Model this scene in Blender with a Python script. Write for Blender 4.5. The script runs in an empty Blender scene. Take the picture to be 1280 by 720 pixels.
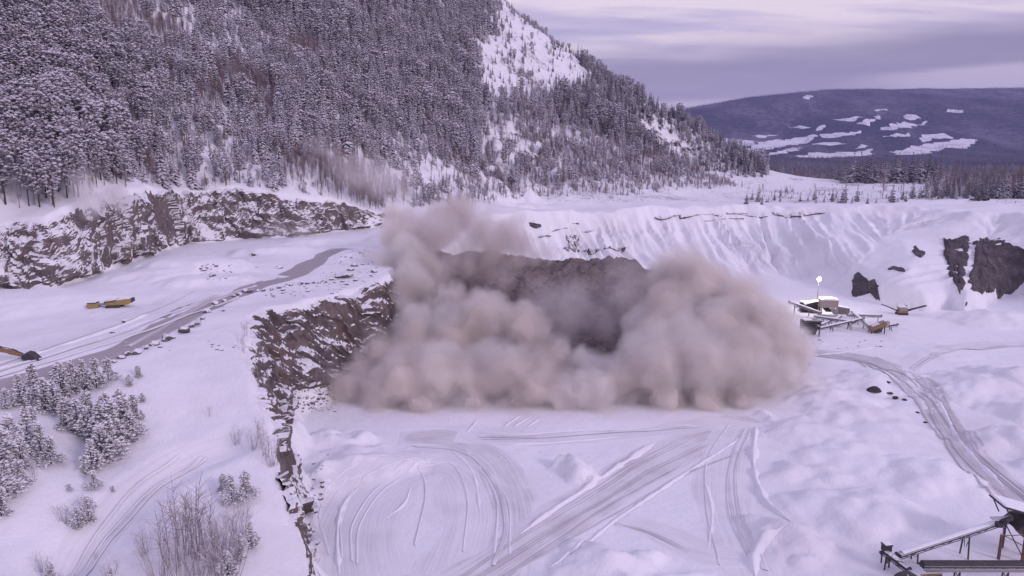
import bpy, math, random, bmesh
import numpy as np
random.seed(7)
rng = np.random.default_rng(11)
SC = bpy.context.scene
COL = SC.collection
R = math.radians

# ------------------------------------------------------------------ camera
CAM_H, PITCH, FPX = 55.0, R(11.45), 914.0
cam_data = bpy.data.cameras.new('camera')
cam = bpy.data.objects.new('camera', cam_data)
COL.objects.link(cam)
cam.location = (0, 0, CAM_H)
cam.rotation_euler = (R(90) - PITCH, 0, 0)
cam_data.sensor_width = 36.0
cam_data.lens = 36.0 * FPX / 1280.0
cam_data.clip_start, cam_data.clip_end = 1.0, 30000.0
SC.camera = cam

# ------------------------------------------------------------------ world: pale lavender winter overcast over a Nishita sky
SUN_EL, SUN_AZ = R(24), R(128)          # azimuth clockwise from +Y (view direction): from behind right
world = bpy.data.worlds.new('World')
SC.world = world
world.use_nodes = True


class NT:
    """small helper round a node tree"""
    def __init__(self, tree):
        self.t = tree
        tree.nodes.clear()

    def n(self, typ, ins=None, **props):
        nd = self.t.nodes.new(typ)
        for k, v in props.items():
            setattr(nd, k, v)
        for k, v in (ins or {}).items():
            s = nd.inputs[k]
            if hasattr(v, 'is_output') or isinstance(v, bpy.types.NodeSocket):
                self.t.links.new(v, s)
            else:
                s.default_value = v
        return nd

    def m(self, op, a, b=0.0, c=None, clamp=False):
        ins = {0: a, 1: b}
        if c is not None:
            ins[2] = c
        return self.n('ShaderNodeMath', ins, operation=op, use_clamp=clamp).outputs[0]

    def ramp(self, fac, stops, interp='LINEAR'):
        nd = self.n('ShaderNodeValToRGB', {0: fac})
        cr = nd.color_ramp
        cr.interpolation = interp
        while len(cr.elements) < len(stops):
            cr.elements.new(0.5)
        for e, (p, c) in zip(cr.elements, stops):
            e.position = p
            e.color = c if len(c) == 4 else (*c, 1)
        return nd.outputs[0]

    def mix(self, fac, a, b):
        nd = self.n('ShaderNodeMix', data_type='RGBA')
        for i, v in ((0, fac), (6, a), (7, b)):
            if isinstance(v, bpy.types.NodeSocket):
                self.t.links.new(v, nd.inputs[i])
            else:
                nd.inputs[i].default_value = (*v, 1) if isinstance(v, tuple) and len(v) == 3 else v
        return nd.outputs[2]

    def noise(self, vec, scale, detail=3, rough=.55, out=0, dist=0.0):
        return self.n('ShaderNodeTexNoise', {'Vector': vec, 'Scale': scale, 'Detail': detail, 'Roughness': rough,
                                             'Distortion': dist}).outputs[out]

    def mapping(self, vec, scale=(1, 1, 1), rot=(0, 0, 0), loc=(0, 0, 0)):
        return self.n('ShaderNodeMapping', {'Vector': vec, 'Scale': scale, 'Rotation': rot, 'Location': loc}).outputs[0]

    def smooth(self, v, a, b, o0=0.0, o1=1.0):
        return self.n('ShaderNodeMapRange', {0: v, 1: a, 2: b, 3: o0, 4: o1}, interpolation_type='SMOOTHSTEP').outputs[0]


w = NT(world.node_tree)
sky = w.n('ShaderNodeTexSky', sky_type='NISHITA', sun_disc=False)
sky.sun_elevation, sky.sun_rotation = SUN_EL, SUN_AZ
sky.altitude, sky.air_density, sky.dust_density = 300, 1.0, 2.0
tc = w.n('ShaderNodeTexCoord').outputs['Generated']
sep = w.n('ShaderNodeSeparateXYZ', {0: tc})
el = sep.outputs[2]
# stratus: noise on the plane of the cloud deck, so that bands flatten towards the horizon
den = w.m('MAXIMUM', w.m('ADD', el, .10), .05)
cx = w.m('DIVIDE', sep.outputs[0], den)
cy = w.m('DIVIDE', sep.outputs[1], den)
cv = w.n('ShaderNodeCombineXYZ', {0: cx, 1: cy, 2: 0.0}).outputs[0]
wide = w.noise(w.mapping(cv, (.55, 1.3, 1), (0, 0, R(-14)), (1.7, 0.35, 0)), 1.0, 4, .55)
fine = w.noise(w.mapping(cv, (.8, 2.6, 1), (0, 0, R(-20))), 1.6, 5, .6)
bank = w.n('ShaderNodeCombineXYZ', {0: w.m('MULTIPLY', sep.outputs[0], 2.0), 1: w.m('MULTIPLY', el, 16.0), 2: sep.outputs[1]}).outputs[0]
bankn = w.noise(bank, 1.3, 4, .5)
elw = w.m('ADD', el, w.m('MULTIPLY', w.m('SUBTRACT', bankn, .5), .05))
elw = w.m('ADD', elw, w.m('MULTIPLY', sep.outputs[0], -.035))
deck = w.ramp(w.m('ADD', w.m('MULTIPLY', wide, .75), w.m('MULTIPLY', fine, .35)),
              [(.38, (.46, .40, .60)), (.50, (.59, .505, .70)), (.61, (.82, .70, .80))])
# a little bluer towards the zenith
deck = w.mix(w.smooth(el, .22, .8), deck, w.mix(.35, (.515, .47, .87), deck))
# the darker bank that lies over the far hills, and the pale strip below it
band = w.smooth(elw, .128, .080)
deck = w.mix(w.m('MULTIPLY', band, .93), deck, w.mix(w.smooth(bankn, .35, .65), (.285, .24, .375), (.34, .285, .42)))
gap_r = w.m('MULTIPLY', w.smooth(elw, .062, .052), w.smooth(sep.outputs[0], .36, .50))
gap_l = w.smooth(w.m('ADD', el, w.m('MULTIPLY', sep.outputs[0], -.02)), .050, .040)
deck = w.mix(w.m('MULTIPLY', w.m('MAXIMUM', gap_r, gap_l), .8), deck, (.62, .52, .66))
bg1 = w.n('ShaderNodeBackground', {0: sky.outputs[0], 1: 0.08})
bg2 = w.n('ShaderNodeBackground', {0: deck, 1: 1.0})
mixs = w.n('ShaderNodeMixShader', {0: 0.93, 1: bg1.outputs[0], 2: bg2.outputs[0]})
w.n('ShaderNodeOutputWorld', {0: mixs.outputs[0]})

# ------------------------------------------------------------------ sun: veiled, soft, slightly warm
sun_l = bpy.data.lights.new('sun', 'SUN')
sun_l.energy = 1.15
sun_l.angle = R(14)
sun_l.color = (1.0, .83, .97)
sun = bpy.data.objects.new('sun', sun_l)
COL.objects.link(sun)
sdir = np.array([math.sin(SUN_AZ) * math.cos(SUN_EL), math.cos(SUN_AZ) * math.cos(SUN_EL), math.sin(SUN_EL)])
from mathutils import Vector
sun.rotation_euler = Vector(-sdir).to_track_quat('-Z', 'Y').to_euler()
sun.location = (0, 0, 200)

# ------------------------------------------------------------------ exposure and renderer
vs = SC.view_settings
vs.view_transform, vs.look, vs.exposure, vs.gamma = 'Standard', 'None', 0.14, 1.0
SC.render.engine = 'CYCLES'
cy_ = SC.cycles
cy_.max_bounces, cy_.diffuse_bounces, cy_.glossy_bounces = 8, 3, 2
cy_.volume_bounces, cy_.transparent_max_bounces = 3, 16
cy_.volume_step_rate, cy_.volume_max_steps = 1.0, 512
cy_.use_denoising = True
cy_.sample_clamp_indirect = 4.0

# ------------------------------------------------------------------ rays of the camera, used to place things on the ground
CT, ST = math.cos(PITCH), math.sin(PITCH)


def P(px, py, z):
    v = 360 - py
    dy, dz = FPX * CT + v * ST, -FPX * ST + v * CT
    t = (z - CAM_H) / dz
    return np.array([(px - 640) * t, dy * t, z])


def PD(px, py, D):
    v = 360 - py
    t = D / (FPX * CT + v * ST)
    return np.array([(px - 640) * t, D, CAM_H + (-FPX * ST + v * CT) * t])


def proj(x, y, z):
    f = y * CT - (z - CAM_H) * ST
    u = y * ST + (z - CAM_H) * CT
    f = np.maximum(f, 1e-3)
    return 640 + FPX * x / f, 360 - FPX * u / f, f


# ------------------------------------------------------------------ noise
def _h(ix, iy, iz, k=0):
    n = (ix.astype(np.int64) * 374761393 + iy.astype(np.int64) * 668265263 + iz.astype(np.int64) * 2147483647 + k * 974634541) & 0xffffffff
    n = ((n ^ (n >> 13)) * 1274126177) & 0xffffffff
    n = ((n ^ (n >> 16)) * 2246822519) & 0xffffffff
    return ((n ^ (n >> 15)) & 0xffffff) / float(0xffffff)


def vnoise(x, y, z=None, k=0):
    x = np.asarray(x, float); y = np.asarray(y, float)
    z = np.zeros_like(x) if z is None else np.asarray(z, float)
    ix, iy, iz = np.floor(x), np.floor(y), np.floor(z)
    fx, fy, fz = x - ix, y - iy, z - iz
    fx, fy, fz = fx * fx * (3 - 2 * fx), fy * fy * (3 - 2 * fy), fz * fz * (3 - 2 * fz)
    r = 0
    for a in (0, 1):
        for b in (0, 1):
            for c in ((0, 1) if np.any(fz) else (0,)):
                wgt = (fx if a else 1 - fx) * (fy if b else 1 - fy) * (fz if c else 1 - fz)
                r = r + wgt * _h(ix + a, iy + b, iz + c, k)
    return r * 2 - 1


def fbm(x, y, z=None, o=4, k=0, g=.5):
    s, a, r = 1.0, 1.0, 0
    for i in range(o):
        r = r + a * vnoise(np.asarray(x) * s + i * 17.3, np.asarray(y) * s - i * 9.1, None if z is None else np.asarray(z) * s + i * 5.7, k + i)
        s *= 2.03; a *= g
    return r


def cells(x, y, z, k=0):
    """voronoi: id hash of the nearest cell, three random numbers of it and the offset from its centre"""
    ix, iy, iz = np.floor(x), np.floor(y), np.floor(z)
    best = np.full(x.shape, 1e9)
    out = [np.zeros(x.shape) for _ in range(6)]
    for a in (-1, 0, 1):
        for b in (-1, 0, 1):
            for c in (-1, 0, 1):
                jx, jy, jz = ix + a, iy + b, iz + c
                cx_ = jx + _h(jx, jy, jz, k + 1); cy__ = jy + _h(jx, jy, jz, k + 2); cz_ = jz + _h(jx, jy, jz, k + 3)
                d = (x - cx_) ** 2 + (y - cy__) ** 2 + (z - cz_) ** 2
                q = d < best
                best = np.where(q, d, best)
                vals = (_h(jx, jy, jz, k + 4), _h(jx, jy, jz, k + 5), _h(jx, jy, jz, k + 6), x - cx_, y - cy__, z - cz_)
                out = [np.where(q, v, o_) for v, o_ in zip(vals, out)]
    return out


def sstep(a, b, v):
    t = np.clip((v - a) / (b - a), 0, 1)
    return t * t * (3 - 2 * t)


# ------------------------------------------------------------------ object helpers
def tag(o, label=None, cat=None, group=None, kind=None):
    for k, v in (('label', label), ('category', cat), ('group', group), ('kind', kind)):
        if v:
            o[k] = v
    return o


def link(name, me, mat=None, parent=None):
    o = bpy.data.objects.new(name, me)
    COL.objects.link(o)
    if mat is not None:
        for mm in (mat if isinstance(mat, (list, tuple)) else [mat]):
            me.materials.append(mm)
    if parent is not None:
        o.parent = parent
    return o


def empty(name, loc, label=None, cat=None, group=None, rz=0.0):
    o = bpy.data.objects.new(name, None)
    COL.objects.link(o)
    o.location = loc
    o.rotation_euler = (0, 0, rz)
    o.empty_display_size = .5
    return tag(o, label, cat, group)


def mesh_np(name, verts, faces, smooth=False, uv=None, midx=None):
    """verts (n,3); faces (m,3|4) array"""
    verts = np.asarray(verts, np.float32); faces = np.asarray(faces, np.int32)
    me = bpy.data.meshes.new(name)
    k = faces.shape[1]
    me.vertices.add(len(verts)); me.vertices.foreach_set('co', verts.ravel())
    me.loops.add(faces.size); me.loops.foreach_set('vertex_index', faces.ravel())
    me.polygons.add(len(faces))
    me.polygons.foreach_set('loop_start', np.arange(0, faces.size, k, dtype=np.int32))
    me.polygons.foreach_set('loop_total', np.full(len(faces), k, np.int32))
    me.polygons.foreach_set('use_smooth', np.full(len(faces), bool(smooth)))
    if midx is not None:
        me.polygons.foreach_set('material_index', np.asarray(midx, np.int32))
    if uv is not None:
        l = me.uv_layers.new(name='UVMap')
        l.data.foreach_set('uv', np.asarray(uv, np.float32)[faces.ravel()].ravel())
    me.update(calc_edges=True)
    me.validate()
    return me


def grid_faces(nr, nc):
    i = np.arange(nr - 1)[:, None] * nc + np.arange(nc - 1)[None]
    return np.stack([i, i + 1, i + nc + 1, i + nc], -1).reshape(-1, 4)


class MB:
    """collects boxes, bars and tubes into one mesh"""
    def __init__(self):
        self.v, self.f, self.s = [], [], []

    def raw(self, v, f, smooth=False):
        b = len(self.v)
        self.v += [tuple(map(float, p)) for p in v]
        self.f += [tuple(i + b for i in q) for q in f]
        self.s += [smooth] * len(f)
        return self

    def box(self, c, s, rz=0.0, ry=0.0, rx=0.0, taper=1.0):
        from mathutils import Euler
        M = Euler((rx, ry, rz)).to_matrix()
        vs_ = []
        for z in (-.5, .5):
            k = taper if z > 0 else 1.0
            for x, y in ((-.5, -.5), (.5, -.5), (.5, .5), (-.5, .5)):
                vs_.append(M @ Vector((x * s[0] * k, y * s[1] * k, z * s[2])) + Vector(c))
        return self.raw(vs_, [(3, 2, 1, 0), (4, 5, 6, 7), (0, 1, 5, 4), (1, 2, 6, 5), (2, 3, 7, 6), (3, 0, 4, 7)])

    def bar(self, a, b, w_, h_=None, up=(0, 0, 1)):
        """square bar from a to b"""
        h_ = w_ if h_ is None else h_
        a, b = Vector(a), Vector(b)
        d = (b - a).normalized()
        u = Vector(up)
        sd = d.cross(u)
        if sd.length < 1e-3:
            sd = d.cross(Vector((1, 0, 0)))
        sd.normalize()
        u2 = sd.cross(d).normalized()
        vs_ = [p + sd * sx * w_ / 2 + u2 * sz * h_ / 2 for p in (a, b) for sx, sz in ((-1, -1), (1, -1), (1, 1), (-1, 1))]
        return self.raw(vs_, [(0, 1, 2, 3), (7, 6, 5, 4), (0, 4, 5, 1), (1, 5, 6, 2), (2, 6, 7, 3), (3, 7, 4, 0)])

    def tube(self, pts, rad, n=6, cap=True):
        pts = [Vector(p) for p in pts]
        rad = rad if isinstance(rad, (list, tuple)) else [rad] * len(pts)
        vs_, fs = [], []
        for i, p in enumerate(pts):
            d = (pts[min(i + 1, len(pts) - 1)] - pts[max(i - 1, 0)]).normalized()
            sd = d.cross(Vector((0, 0, 1)))
            if sd.length < 1e-3:
                sd = Vector((1, 0, 0))
            sd.normalize(); u = sd.cross(d)
            for k in range(n):
                a = 2 * math.pi * k / n
                vs_.append(p + (sd * math.cos(a) + u * math.sin(a)) * rad[i])
        for i in range(len(pts) - 1):
            for k in range(n):
                fs.append((i * n + k, i * n + (k + 1) % n, (i + 1) * n + (k + 1) % n, (i + 1) * n + k))
        if cap:
            fs.append(tuple(reversed(range(n)))); fs.append(tuple((len(pts) - 1) * n + k for k in range(n)))
        return self.raw(vs_, fs, n > 5)

    def prism(self, prof, y0, y1, origin=(0, 0, 0), rz=0.0):
        """side outline (x, z) pushed from y0 to y1"""
        c, s = math.cos(rz), math.sin(rz)
        n = len(prof)
        vs_ = []
        for y in (y0, y1):
            for x, z in prof:
                vs_.append((origin[0] + x * c - y * s, origin[1] + x * s + y * c, origin[2] + z))
        fs = [tuple(range(n)), tuple(reversed(range(n, 2 * n)))]
        fs += [((i + 1) % n, i, n + i, n + (i + 1) % n) for i in range(n)]
        return self.raw(vs_, fs)

    def build(self, name, mat, parent=None, bevel=0.0):
        me = bpy.data.meshes.new(name)
        me.from_pydata(self.v, [], self.f)
        me.polygons.foreach_set('use_smooth', self.s)
        bm = bmesh.new(); bm.from_mesh(me)
        if bevel:
            bmesh.ops.bevel(bm, geom=list(bm.edges), offset=bevel, segments=1, affect='EDGES')
        bmesh.ops.recalc_face_normals(bm, faces=bm.faces)
        bm.to_mesh(me); bm.free()
        return link(name, me, mat, parent)

# ------------------------------------------------------------------ materials
def new_mat(name):
    m_ = bpy.data.materials.new(name)
    m_.use_nodes = True
    return m_, NT(m_.node_tree)


def principled(nt, col, rough=.8, bump=None, spec=.2, metallic=0.0, bstr=.5, bdist=.1, **kw):
    ins = {'Base Color': col if isinstance(col, bpy.types.NodeSocket) else (*col, 1), 'Roughness': rough, 'Metallic': metallic,
           'Specular IOR Level': spec}
    if bump is not None:
        ins['Normal'] = nt.n('ShaderNodeBump', {'Height': bump, 'Strength': bstr, 'Distance': bdist}).outputs[0]
    b = nt.n('ShaderNodeBsdfPrincipled', ins)
    nt.n('ShaderNodeOutputMaterial', {0: b.outputs[0]})
    return b


SNOW = (.80, .80, .82)


def pos(nt):
    return nt.n('ShaderNodeNewGeometry').outputs['Position']


def nz(nt):
    return nt.n('ShaderNodeSeparateXYZ', {0: nt.n('ShaderNodeNewGeometry').outputs['Normal']}).outputs[2]


# snow of the quarry: wind drift, faint dust, tracks left to the ribbons
M_SNOW, t = new_mat('snow')
p = pos(t)
big = t.noise(p, .035, 4, .6)
mid = t.noise(p, .35, 4, .6)
fin = t.noise(p, 2.2, 3, .6)
col = t.mix(t.smooth(big, .45, .75), SNOW, (.70, .69, .71))
col = t.mix(t.m('MULTIPLY', t.smooth(mid, .56, .74), .30), col, (.66, .64, .66))
hgt = t.m('ADD', t.m('MULTIPLY', mid, 1.0), t.m('MULTIPLY', fin, .25))
principled(t, col, .75, hgt, .15, bstr=.55, bdist=.5)

# snow packed and dirtied by wheels, streaked along the ribbon (UV: across, along in metres)
def track_mat(name, c0, c1, streak=1.0, thr=.5):
    m_, t = new_mat(name)
    uv = t.n('ShaderNodeTexCoord').outputs['UV']
    s = t.n('ShaderNodeSeparateXYZ', {0: uv})
    u = s.outputs[0]
    along = t.noise(t.mapping(uv, (2.6, .035, 1)), 1.0, 6, .72)
    along2 = t.noise(t.mapping(uv, (8.0, .08, 1), loc=(3, 7, 0)), 1.0, 3, .6)
    p = pos(t)
    patch = t.noise(p, .12, 4, .6)
    f = t.m('ADD', t.m('MULTIPLY', along, .6), t.m('ADD', t.m('MULTIPLY', along2, .25), t.m('MULTIPLY', patch, .35)))
    worn = t.smooth(f, thr, thr + .22)
    edge_n = t.n('ShaderNodeSeparateColor', {0: t.n('ShaderNodeAttribute', attribute_name='edge').outputs['Color']}).outputs[0]
    mask = t.m('MULTIPLY', worn, t.smooth(t.m('ADD', edge_n, t.m('MULTIPLY', t.m('SUBTRACT', patch, .5), .7)), .15, .6))
    col = t.mix(mask, c0, c1)
    hgt = t.m('ADD', t.m('MULTIPLY', along, .5), t.m('MULTIPLY', along2, .5))
    principled(t, col, .7, hgt, .15, bstr=.5 * streak, bdist=.25)
    return m_


M_ROAD = track_mat('haul_road_dirty_snow', (.75, .74, .76), (.47, .445, .455), thr=.47)
M_ROADGREY = track_mat('gritted_road_snow', (.70, .69, .71), (.36, .335, .345), thr=.36)
M_TRACK = track_mat('wheel_packed_snow', (.76, .755, .775), (.56, .54, .55), thr=.50)
M_TRACK2 = track_mat('lightly_driven_snow', (.785, .785, .805), (.67, .66, .68), thr=.52)
M_RUT = track_mat('rut_in_snow', (.68, .665, .68), (.44, .42, .425), thr=.47)
M_CLEAN, t = new_mat('clean_heaped_snow')
principled(t, (.84, .84, .86), .7, t.noise(pos(t), 1.5, 3, .6), .15, bstr=.4, bdist=.3)


def rock_mat(name, c_dark, c_mid, c_light, snow_lo, snow_hi, warm=None):
    m_, t = new_mat(name)
    p = pos(t)
    n1 = t.noise(p, .22, 5, .65)
    n2 = t.noise(t.mapping(p, (1.4, 1.4, .5)), .9, 5, .7)
    n3 = t.noise(p, 5.0, 3, .6)
    col = t.ramp(t.m('ADD', t.m('MULTIPLY', n1, .6), t.m('MULTIPLY', n2, .45)), [(.32, c_dark), (.52, c_mid), (.74, c_light)])
    if warm:
        col = t.mix(t.m('MULTIPLY', t.smooth(t.noise(p, .09, 3, .5, dist=1.0), .52, .68), .6), col, warm)
    # snow that lodged on ledges: by the slope of the rock, broken by noise
    sn = t.noise(p, .55, 4, .65)
    sn2 = t.noise(t.mapping(p, (1, 1, 1.9), (R(35), R(28), 0)), 1.7, 3, .6)
    k = t.m('ADD', nz(t), t.m('ADD', t.m('MULTIPLY', t.m('SUBTRACT', sn, .5), 1.1), t.m('MULTIPLY', t.m('SUBTRACT', sn2, .5), .7)))
    col = t.mix(t.smooth(k, snow_lo, snow_hi), col, SNOW)
    principled(t, col, .85, t.m('ADD', n2, t.m('MULTIPLY', n3, .4)), .2, bstr=.8, bdist=.5)
    return m_


M_ROCK = rock_mat('snowy_cliff_rock', (.06, .05, .05), (.15, .122, .118), (.28, .235, .22), .30, .44, (.16, .105, .09))
M_ROCK_PIT = rock_mat('pit_cliff_rock', (.05, .04, .04), (.13, .104, .098), (.25, .205, .185), .54, .68, (.16, .10, .085))
M_ROCK_DARK = rock_mat('dark_cliff_rock', (.045, .038, .041), (.09, .076, .077), (.21, .18, .175), 1.22, 1.40)
M_BOULDER = rock_mat('snow_capped_boulder', (.05, .045, .047), (.13, .115, .115), (.24, .21, .20), .42, .60)
M_RUBBLE = rock_mat('fresh_rubble', (.08, .062, .058), (.17, .135, .128), (.28, .235, .22), 1.6, 1.9)
M_GRAVEL = rock_mat('dark_gravel', (.03, .026, .028), (.06, .05, .052), (.10, .085, .085), 1.0, 1.3)

# mountain ground under the forest: snow, litter showing through, bare rock where it is steep
M_MOUNT, t = new_mat('forest_floor_snow')
p = pos(t)
k = t.m('ADD', nz(t), t.m('MULTIPLY', t.m('SUBTRACT', t.noise(p, .16, 5, .65), .5), 1.2))
col = t.mix(t.smooth(k, .42, .60), (.075, .062, .066), SNOW)
lit = t.m('ADD', t.m('MULTIPLY', t.noise(p, .05, 4, .6), .6), t.m('MULTIPLY', t.noise(p, .7, 3, .6), .5))
col = t.mix(t.m('MULTIPLY', t.smooth(lit, .56, .72), .75), col, (.20, .165, .17))
principled(t, col, .8, t.noise(p, .5, 4, .6), .1, bstr=.8, bdist=1.0)

# far valley and hills: dark spruce forest, bare patches; relief shading and blue light painted into the tones
M_FAR, t = new_mat('far_forest')
p = pos(t)
a_ = t.noise(t.mapping(p, (1, .35, 1)), .0035, 5, .6)
b_ = t.noise(p, .03, 4, .65)
c_ = t.noise(t.mapping(p, (1, .5, 1)), .0016, 3, .5, dist=.5)
col = t.ramp(t.m('ADD', t.m('MULTIPLY', a_, .55), t.m('MULTIPLY', b_, .45)), [(.40, (.020, .018, .034)), (.50, (.055, .048, .072)), (.62, (.16, .145, .18))])
col = t.mix(t.m('MULTIPLY', t.smooth(t.m('ADD', t.m('MULTIPLY', c_, .5), t.m('MULTIPLY', b_, .5)), .60, .70), .55), col, (.55, .54, .57))
principled(t, col, .9, b_, .05, bstr=1.0, bdist=14.0)
M_FIELD, t = new_mat('snow_field')
principled(t, t.mix(t.smooth(t.noise(pos(t), .012, 4, .6), .45, .7), (.70, .70, .73), (.46, .45, .49)), .8, None, .1)


def tree_mat(name, leaf0, leaf1, lo, hi, frost=(.80, .79, .82), ns=1.3, fr=.5):
    m_, t = new_mat(name)
    oc = t.n('ShaderNodeTexCoord').outputs['Object']
    rnd = t.n('ShaderNodeObjectInfo').outputs['Random']
    n_ = t.noise(oc, ns, 3, .6)
    leaf = t.mix(n_, leaf0, leaf1)
    leaf = t.mix(t.m('MULTIPLY', t.smooth(t.noise(oc, ns * 3.5, 3, .65), .38, .70), fr), leaf, frost)
    k = t.m('ADD', nz(t), t.m('MULTIPLY', t.m('SUBTRACT', t.noise(oc, ns * 2.1, 3, .6), .5), 1.0))
    k = t.m('ADD', k, t.m('MULTIPLY', t.m('SUBTRACT', rnd, .5), .30))
    principled(t, t.mix(t.smooth(k, lo, hi), leaf, frost), .85, None, .1)
    return m_


M_SPRUCE = tree_mat('snowy_spruce_needles', (.050, .048, .050), (.12, .10, .105), .05, .90, (.67, .64, .69), fr=.64)
M_DARKSPRUCE = tree_mat('dark_spruce_needles', (.040, .038, .042), (.085, .074, .078), .35, 1.2, (.52, .49, .53), fr=.28)
M_PINE = tree_mat('snowy_pine_needles', (.055, .050, .052), (.13, .11, .112), .0, .88, (.63, .60, .645), fr=.72)
M_NEARPINE = tree_mat('heavy_snow_pine_needles', (.045, .043, .044), (.12, .10, .10), .02, .70, (.78, .77, .79), 3.0, fr=.50)
M_FARSPRUCE = tree_mat('far_spruce_needles', (.030, .030, .042), (.06, .055, .07), .55, 1.3, (.40, .39, .44), fr=.22)
M_TWIG, t = new_mat('frosted_twigs')
rnd = t.n('ShaderNodeObjectInfo').outputs['Random']
principled(t, t.mix(rnd, (.20, .125, .125), (.27, .20, .20)), .9, None, .1)
M_TWIGGREY, t = new_mat('grey_frosted_twigs')
principled(t, t.mix(t.smooth(nz(t), .1, .8), (.29, .25, .26), (.60, .58, .60)), .9, None, .1)
M_BARK, t = new_mat('bark')
principled(t, t.mix(t.noise(t.n('ShaderNodeTexCoord').outputs['Object'], 4.0, 3), (.045, .032, .03), (.13, .095, .085)), .9, None, .1)


def paint(name, c, rough=.55, wear=(.20, .16, .13), amount=.35, metallic=0.0, snow=None):
    m_, t = new_mat(name)
    p = pos(t)
    n_ = t.noise(p, 1.7, 5, .7)
    col = t.mix(t.m('MULTIPLY', t.smooth(n_, .50, .72), amount), c, wear)
    if snow is not None:
        k = t.m('ADD', nz(t), t.m('MULTIPLY', t.m('SUBTRACT', t.noise(p, 1.1, 4, .6), .5), .7))
        col = t.mix(t.smooth(k, snow, snow + .15), col, SNOW)
    principled(t, col, rough, n_, .3, metallic, bstr=.25, bdist=.05)
    return m_


M_YELLOW = paint('worn_yellow_paint', (.33, .235, .07), amount=.5)
M_OCHRE = paint('dull_ochre_paint', (.25, .155, .075), amount=.5)
M_STEEL = paint('dark_steel', (.055, .048, .05), amount=.5, snow=.80)
M_STEELBARE = paint('dark_steel_bare', (.05, .043, .046), amount=.4)
M_GREYSTEEL = paint('grey_dusty_steel', (.27, .25, .25), amount=.45, snow=.82)
M_BEIGE = paint('beige_sheet', (.42, .36, .30), amount=.35)
M_RUST = paint('rust_brown_steel', (.125, .065, .052), amount=.4, snow=.85)
M_RUBBER = paint('conveyor_rubber', (.04, .038, .04), .8, amount=.3, snow=.86)
M_GLASS, t = new_mat('dark_window_glass')
principled(t, (.03, .032, .04), .12, None, .5)
M_LAMP, t = new_mat('lit_lamp')
e_ = t.n('ShaderNodeEmission', {0: (1.0, .93, .84, 1), 1: 14.0})
t.n('ShaderNodeOutputMaterial', {0: e_.outputs[0]})

# ------------------------------------------------------------------ terrain: control points on the rays of the camera
def ipoly(pts, closed):
    pts = np.asarray(pts, float)
    return np.vstack([pts, pts[:1]]) if closed else pts


def pdist(X, Y, poly):
    """distance to a polyline and the arc length of the nearest point"""
    best = np.full(X.shape, 1e18); arc = np.zeros(X.shape); s0 = 0.0
    for a, b in zip(poly[:-1], poly[1:]):
        dx, dy = b[0] - a[0], b[1] - a[1]
        L2 = dx * dx + dy * dy + 1e-9
        tt = np.clip(((X - a[0]) * dx + (Y - a[1]) * dy) / L2, 0, 1)
        d = (X - a[0] - tt * dx) ** 2 + (Y - a[1] - tt * dy) ** 2
        q = d < best
        best = np.where(q, d, best); arc = np.where(q, s0 + tt * math.sqrt(L2), arc)
        s0 += math.sqrt(L2)
    return np.sqrt(best), arc


def inside(X, Y, poly):
    r = np.zeros(X.shape, bool)
    for a, b in zip(poly[:-1], poly[1:]):
        if a[1] == b[1]:
            continue
        c = ((a[1] > Y) != (b[1] > Y)) & (X < (b[0] - a[0]) * (Y - a[1]) / (b[1] - a[1]) + a[0])
        r ^= c
    return r


class RBF:
    def __init__(self, pts, lam=2.0, s=100.0):
        p_ = np.asarray(pts, float)
        self.p, self.s = p_[:, :2] / s, s
        n = len(p_)
        A = np.zeros((n + 3, n + 3))
        d = np.hypot(*(self.p[:, None] - self.p[None]).transpose(2, 0, 1))
        A[:n, :n] = self.k(d) + np.eye(n) * lam * 1e-3
        A[:n, n] = 1; A[:n, n + 1:] = self.p
        A[n, :n] = 1; A[n + 1:, :n] = self.p.T
        self.w = np.linalg.solve(A, np.concatenate([p_[:, 2], [0, 0, 0]]))

    @staticmethod
    def k(d):
        return d * d * np.log(d + 1e-9)

    def __call__(self, X, Y):
        x, y = X / self.s, Y / self.s
        r = self.w[-3] + self.w[-2] * x + self.w[-1] * y
        for q, wq in zip(self.p, self.w):
            r = r + wq * self.k(np.hypot(x - q[0], y - q[1]))
        return r


# pit: crest and foot of its walls
CREST_L = [P(*a) for a in ((385, 720, 6), (366, 655, 9), (350, 600, 12), (335, 545, 15), (322, 500, 17), (318, 470, 19), (312, 430, 20.5),
                           (310, 398, 21), (345, 383, 21), (385, 376, 21), (430, 362, 21), (470, 357, 21), (492, 345, 21.5), (496, 330, 22))]
CREST_B = [P(*a) for a in ((478, 313, 22), (474, 300, 22.5), (500, 288, 23), (560, 276, 24), (640, 268, 24.5), (700, 265, 24.5), (820, 262, 24),
                           (930, 260, 24), (1020, 261, 24), (1095, 262, 24), (1150, 263, 24.2), (1190, 266, 24.5))]
CREST_R = [P(*a) for a in ((1215, 268, 25), (1250, 269, 25), (1283, 272, 25), (1335, 280, 25))]
FOOT_L = [P(*a) for a in ((399, 720, 0), (394, 660, 0), (389, 610, 0), (383, 570, 0), (380, 545, 0), (384, 527, 0), (398, 512, 0),
                          (425, 500, 0), (455, 486, 0), (485, 474, 0), (510, 455, 0), (518, 440, 0), (530, 420, 0))]
FOOT_B = [P(*a) for a in ((545, 385, 0), (600, 362, 0), (700, 350, 0), (820, 350, 0), (880, 352, 0), (960, 350, 0), (1010, 354, 0), (1060, 370, 0),
                          (1100, 382, 0), (1150, 388, 0), (1188, 386, 0), (1204, 392, 0), (1225, 387, 0), (1250, 374, 0), (1275, 366, 0), (1330, 366, 0))]
tail = [(215, 200), (235, 140), (225, 60), (160, 10), (60, -25), (-8, -10), (-20, 40)]
tailf = [(205, 195), (225, 140), (215, 65), (155, 16), (60, -18), (-4, -4), (-15, 42)]
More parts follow.
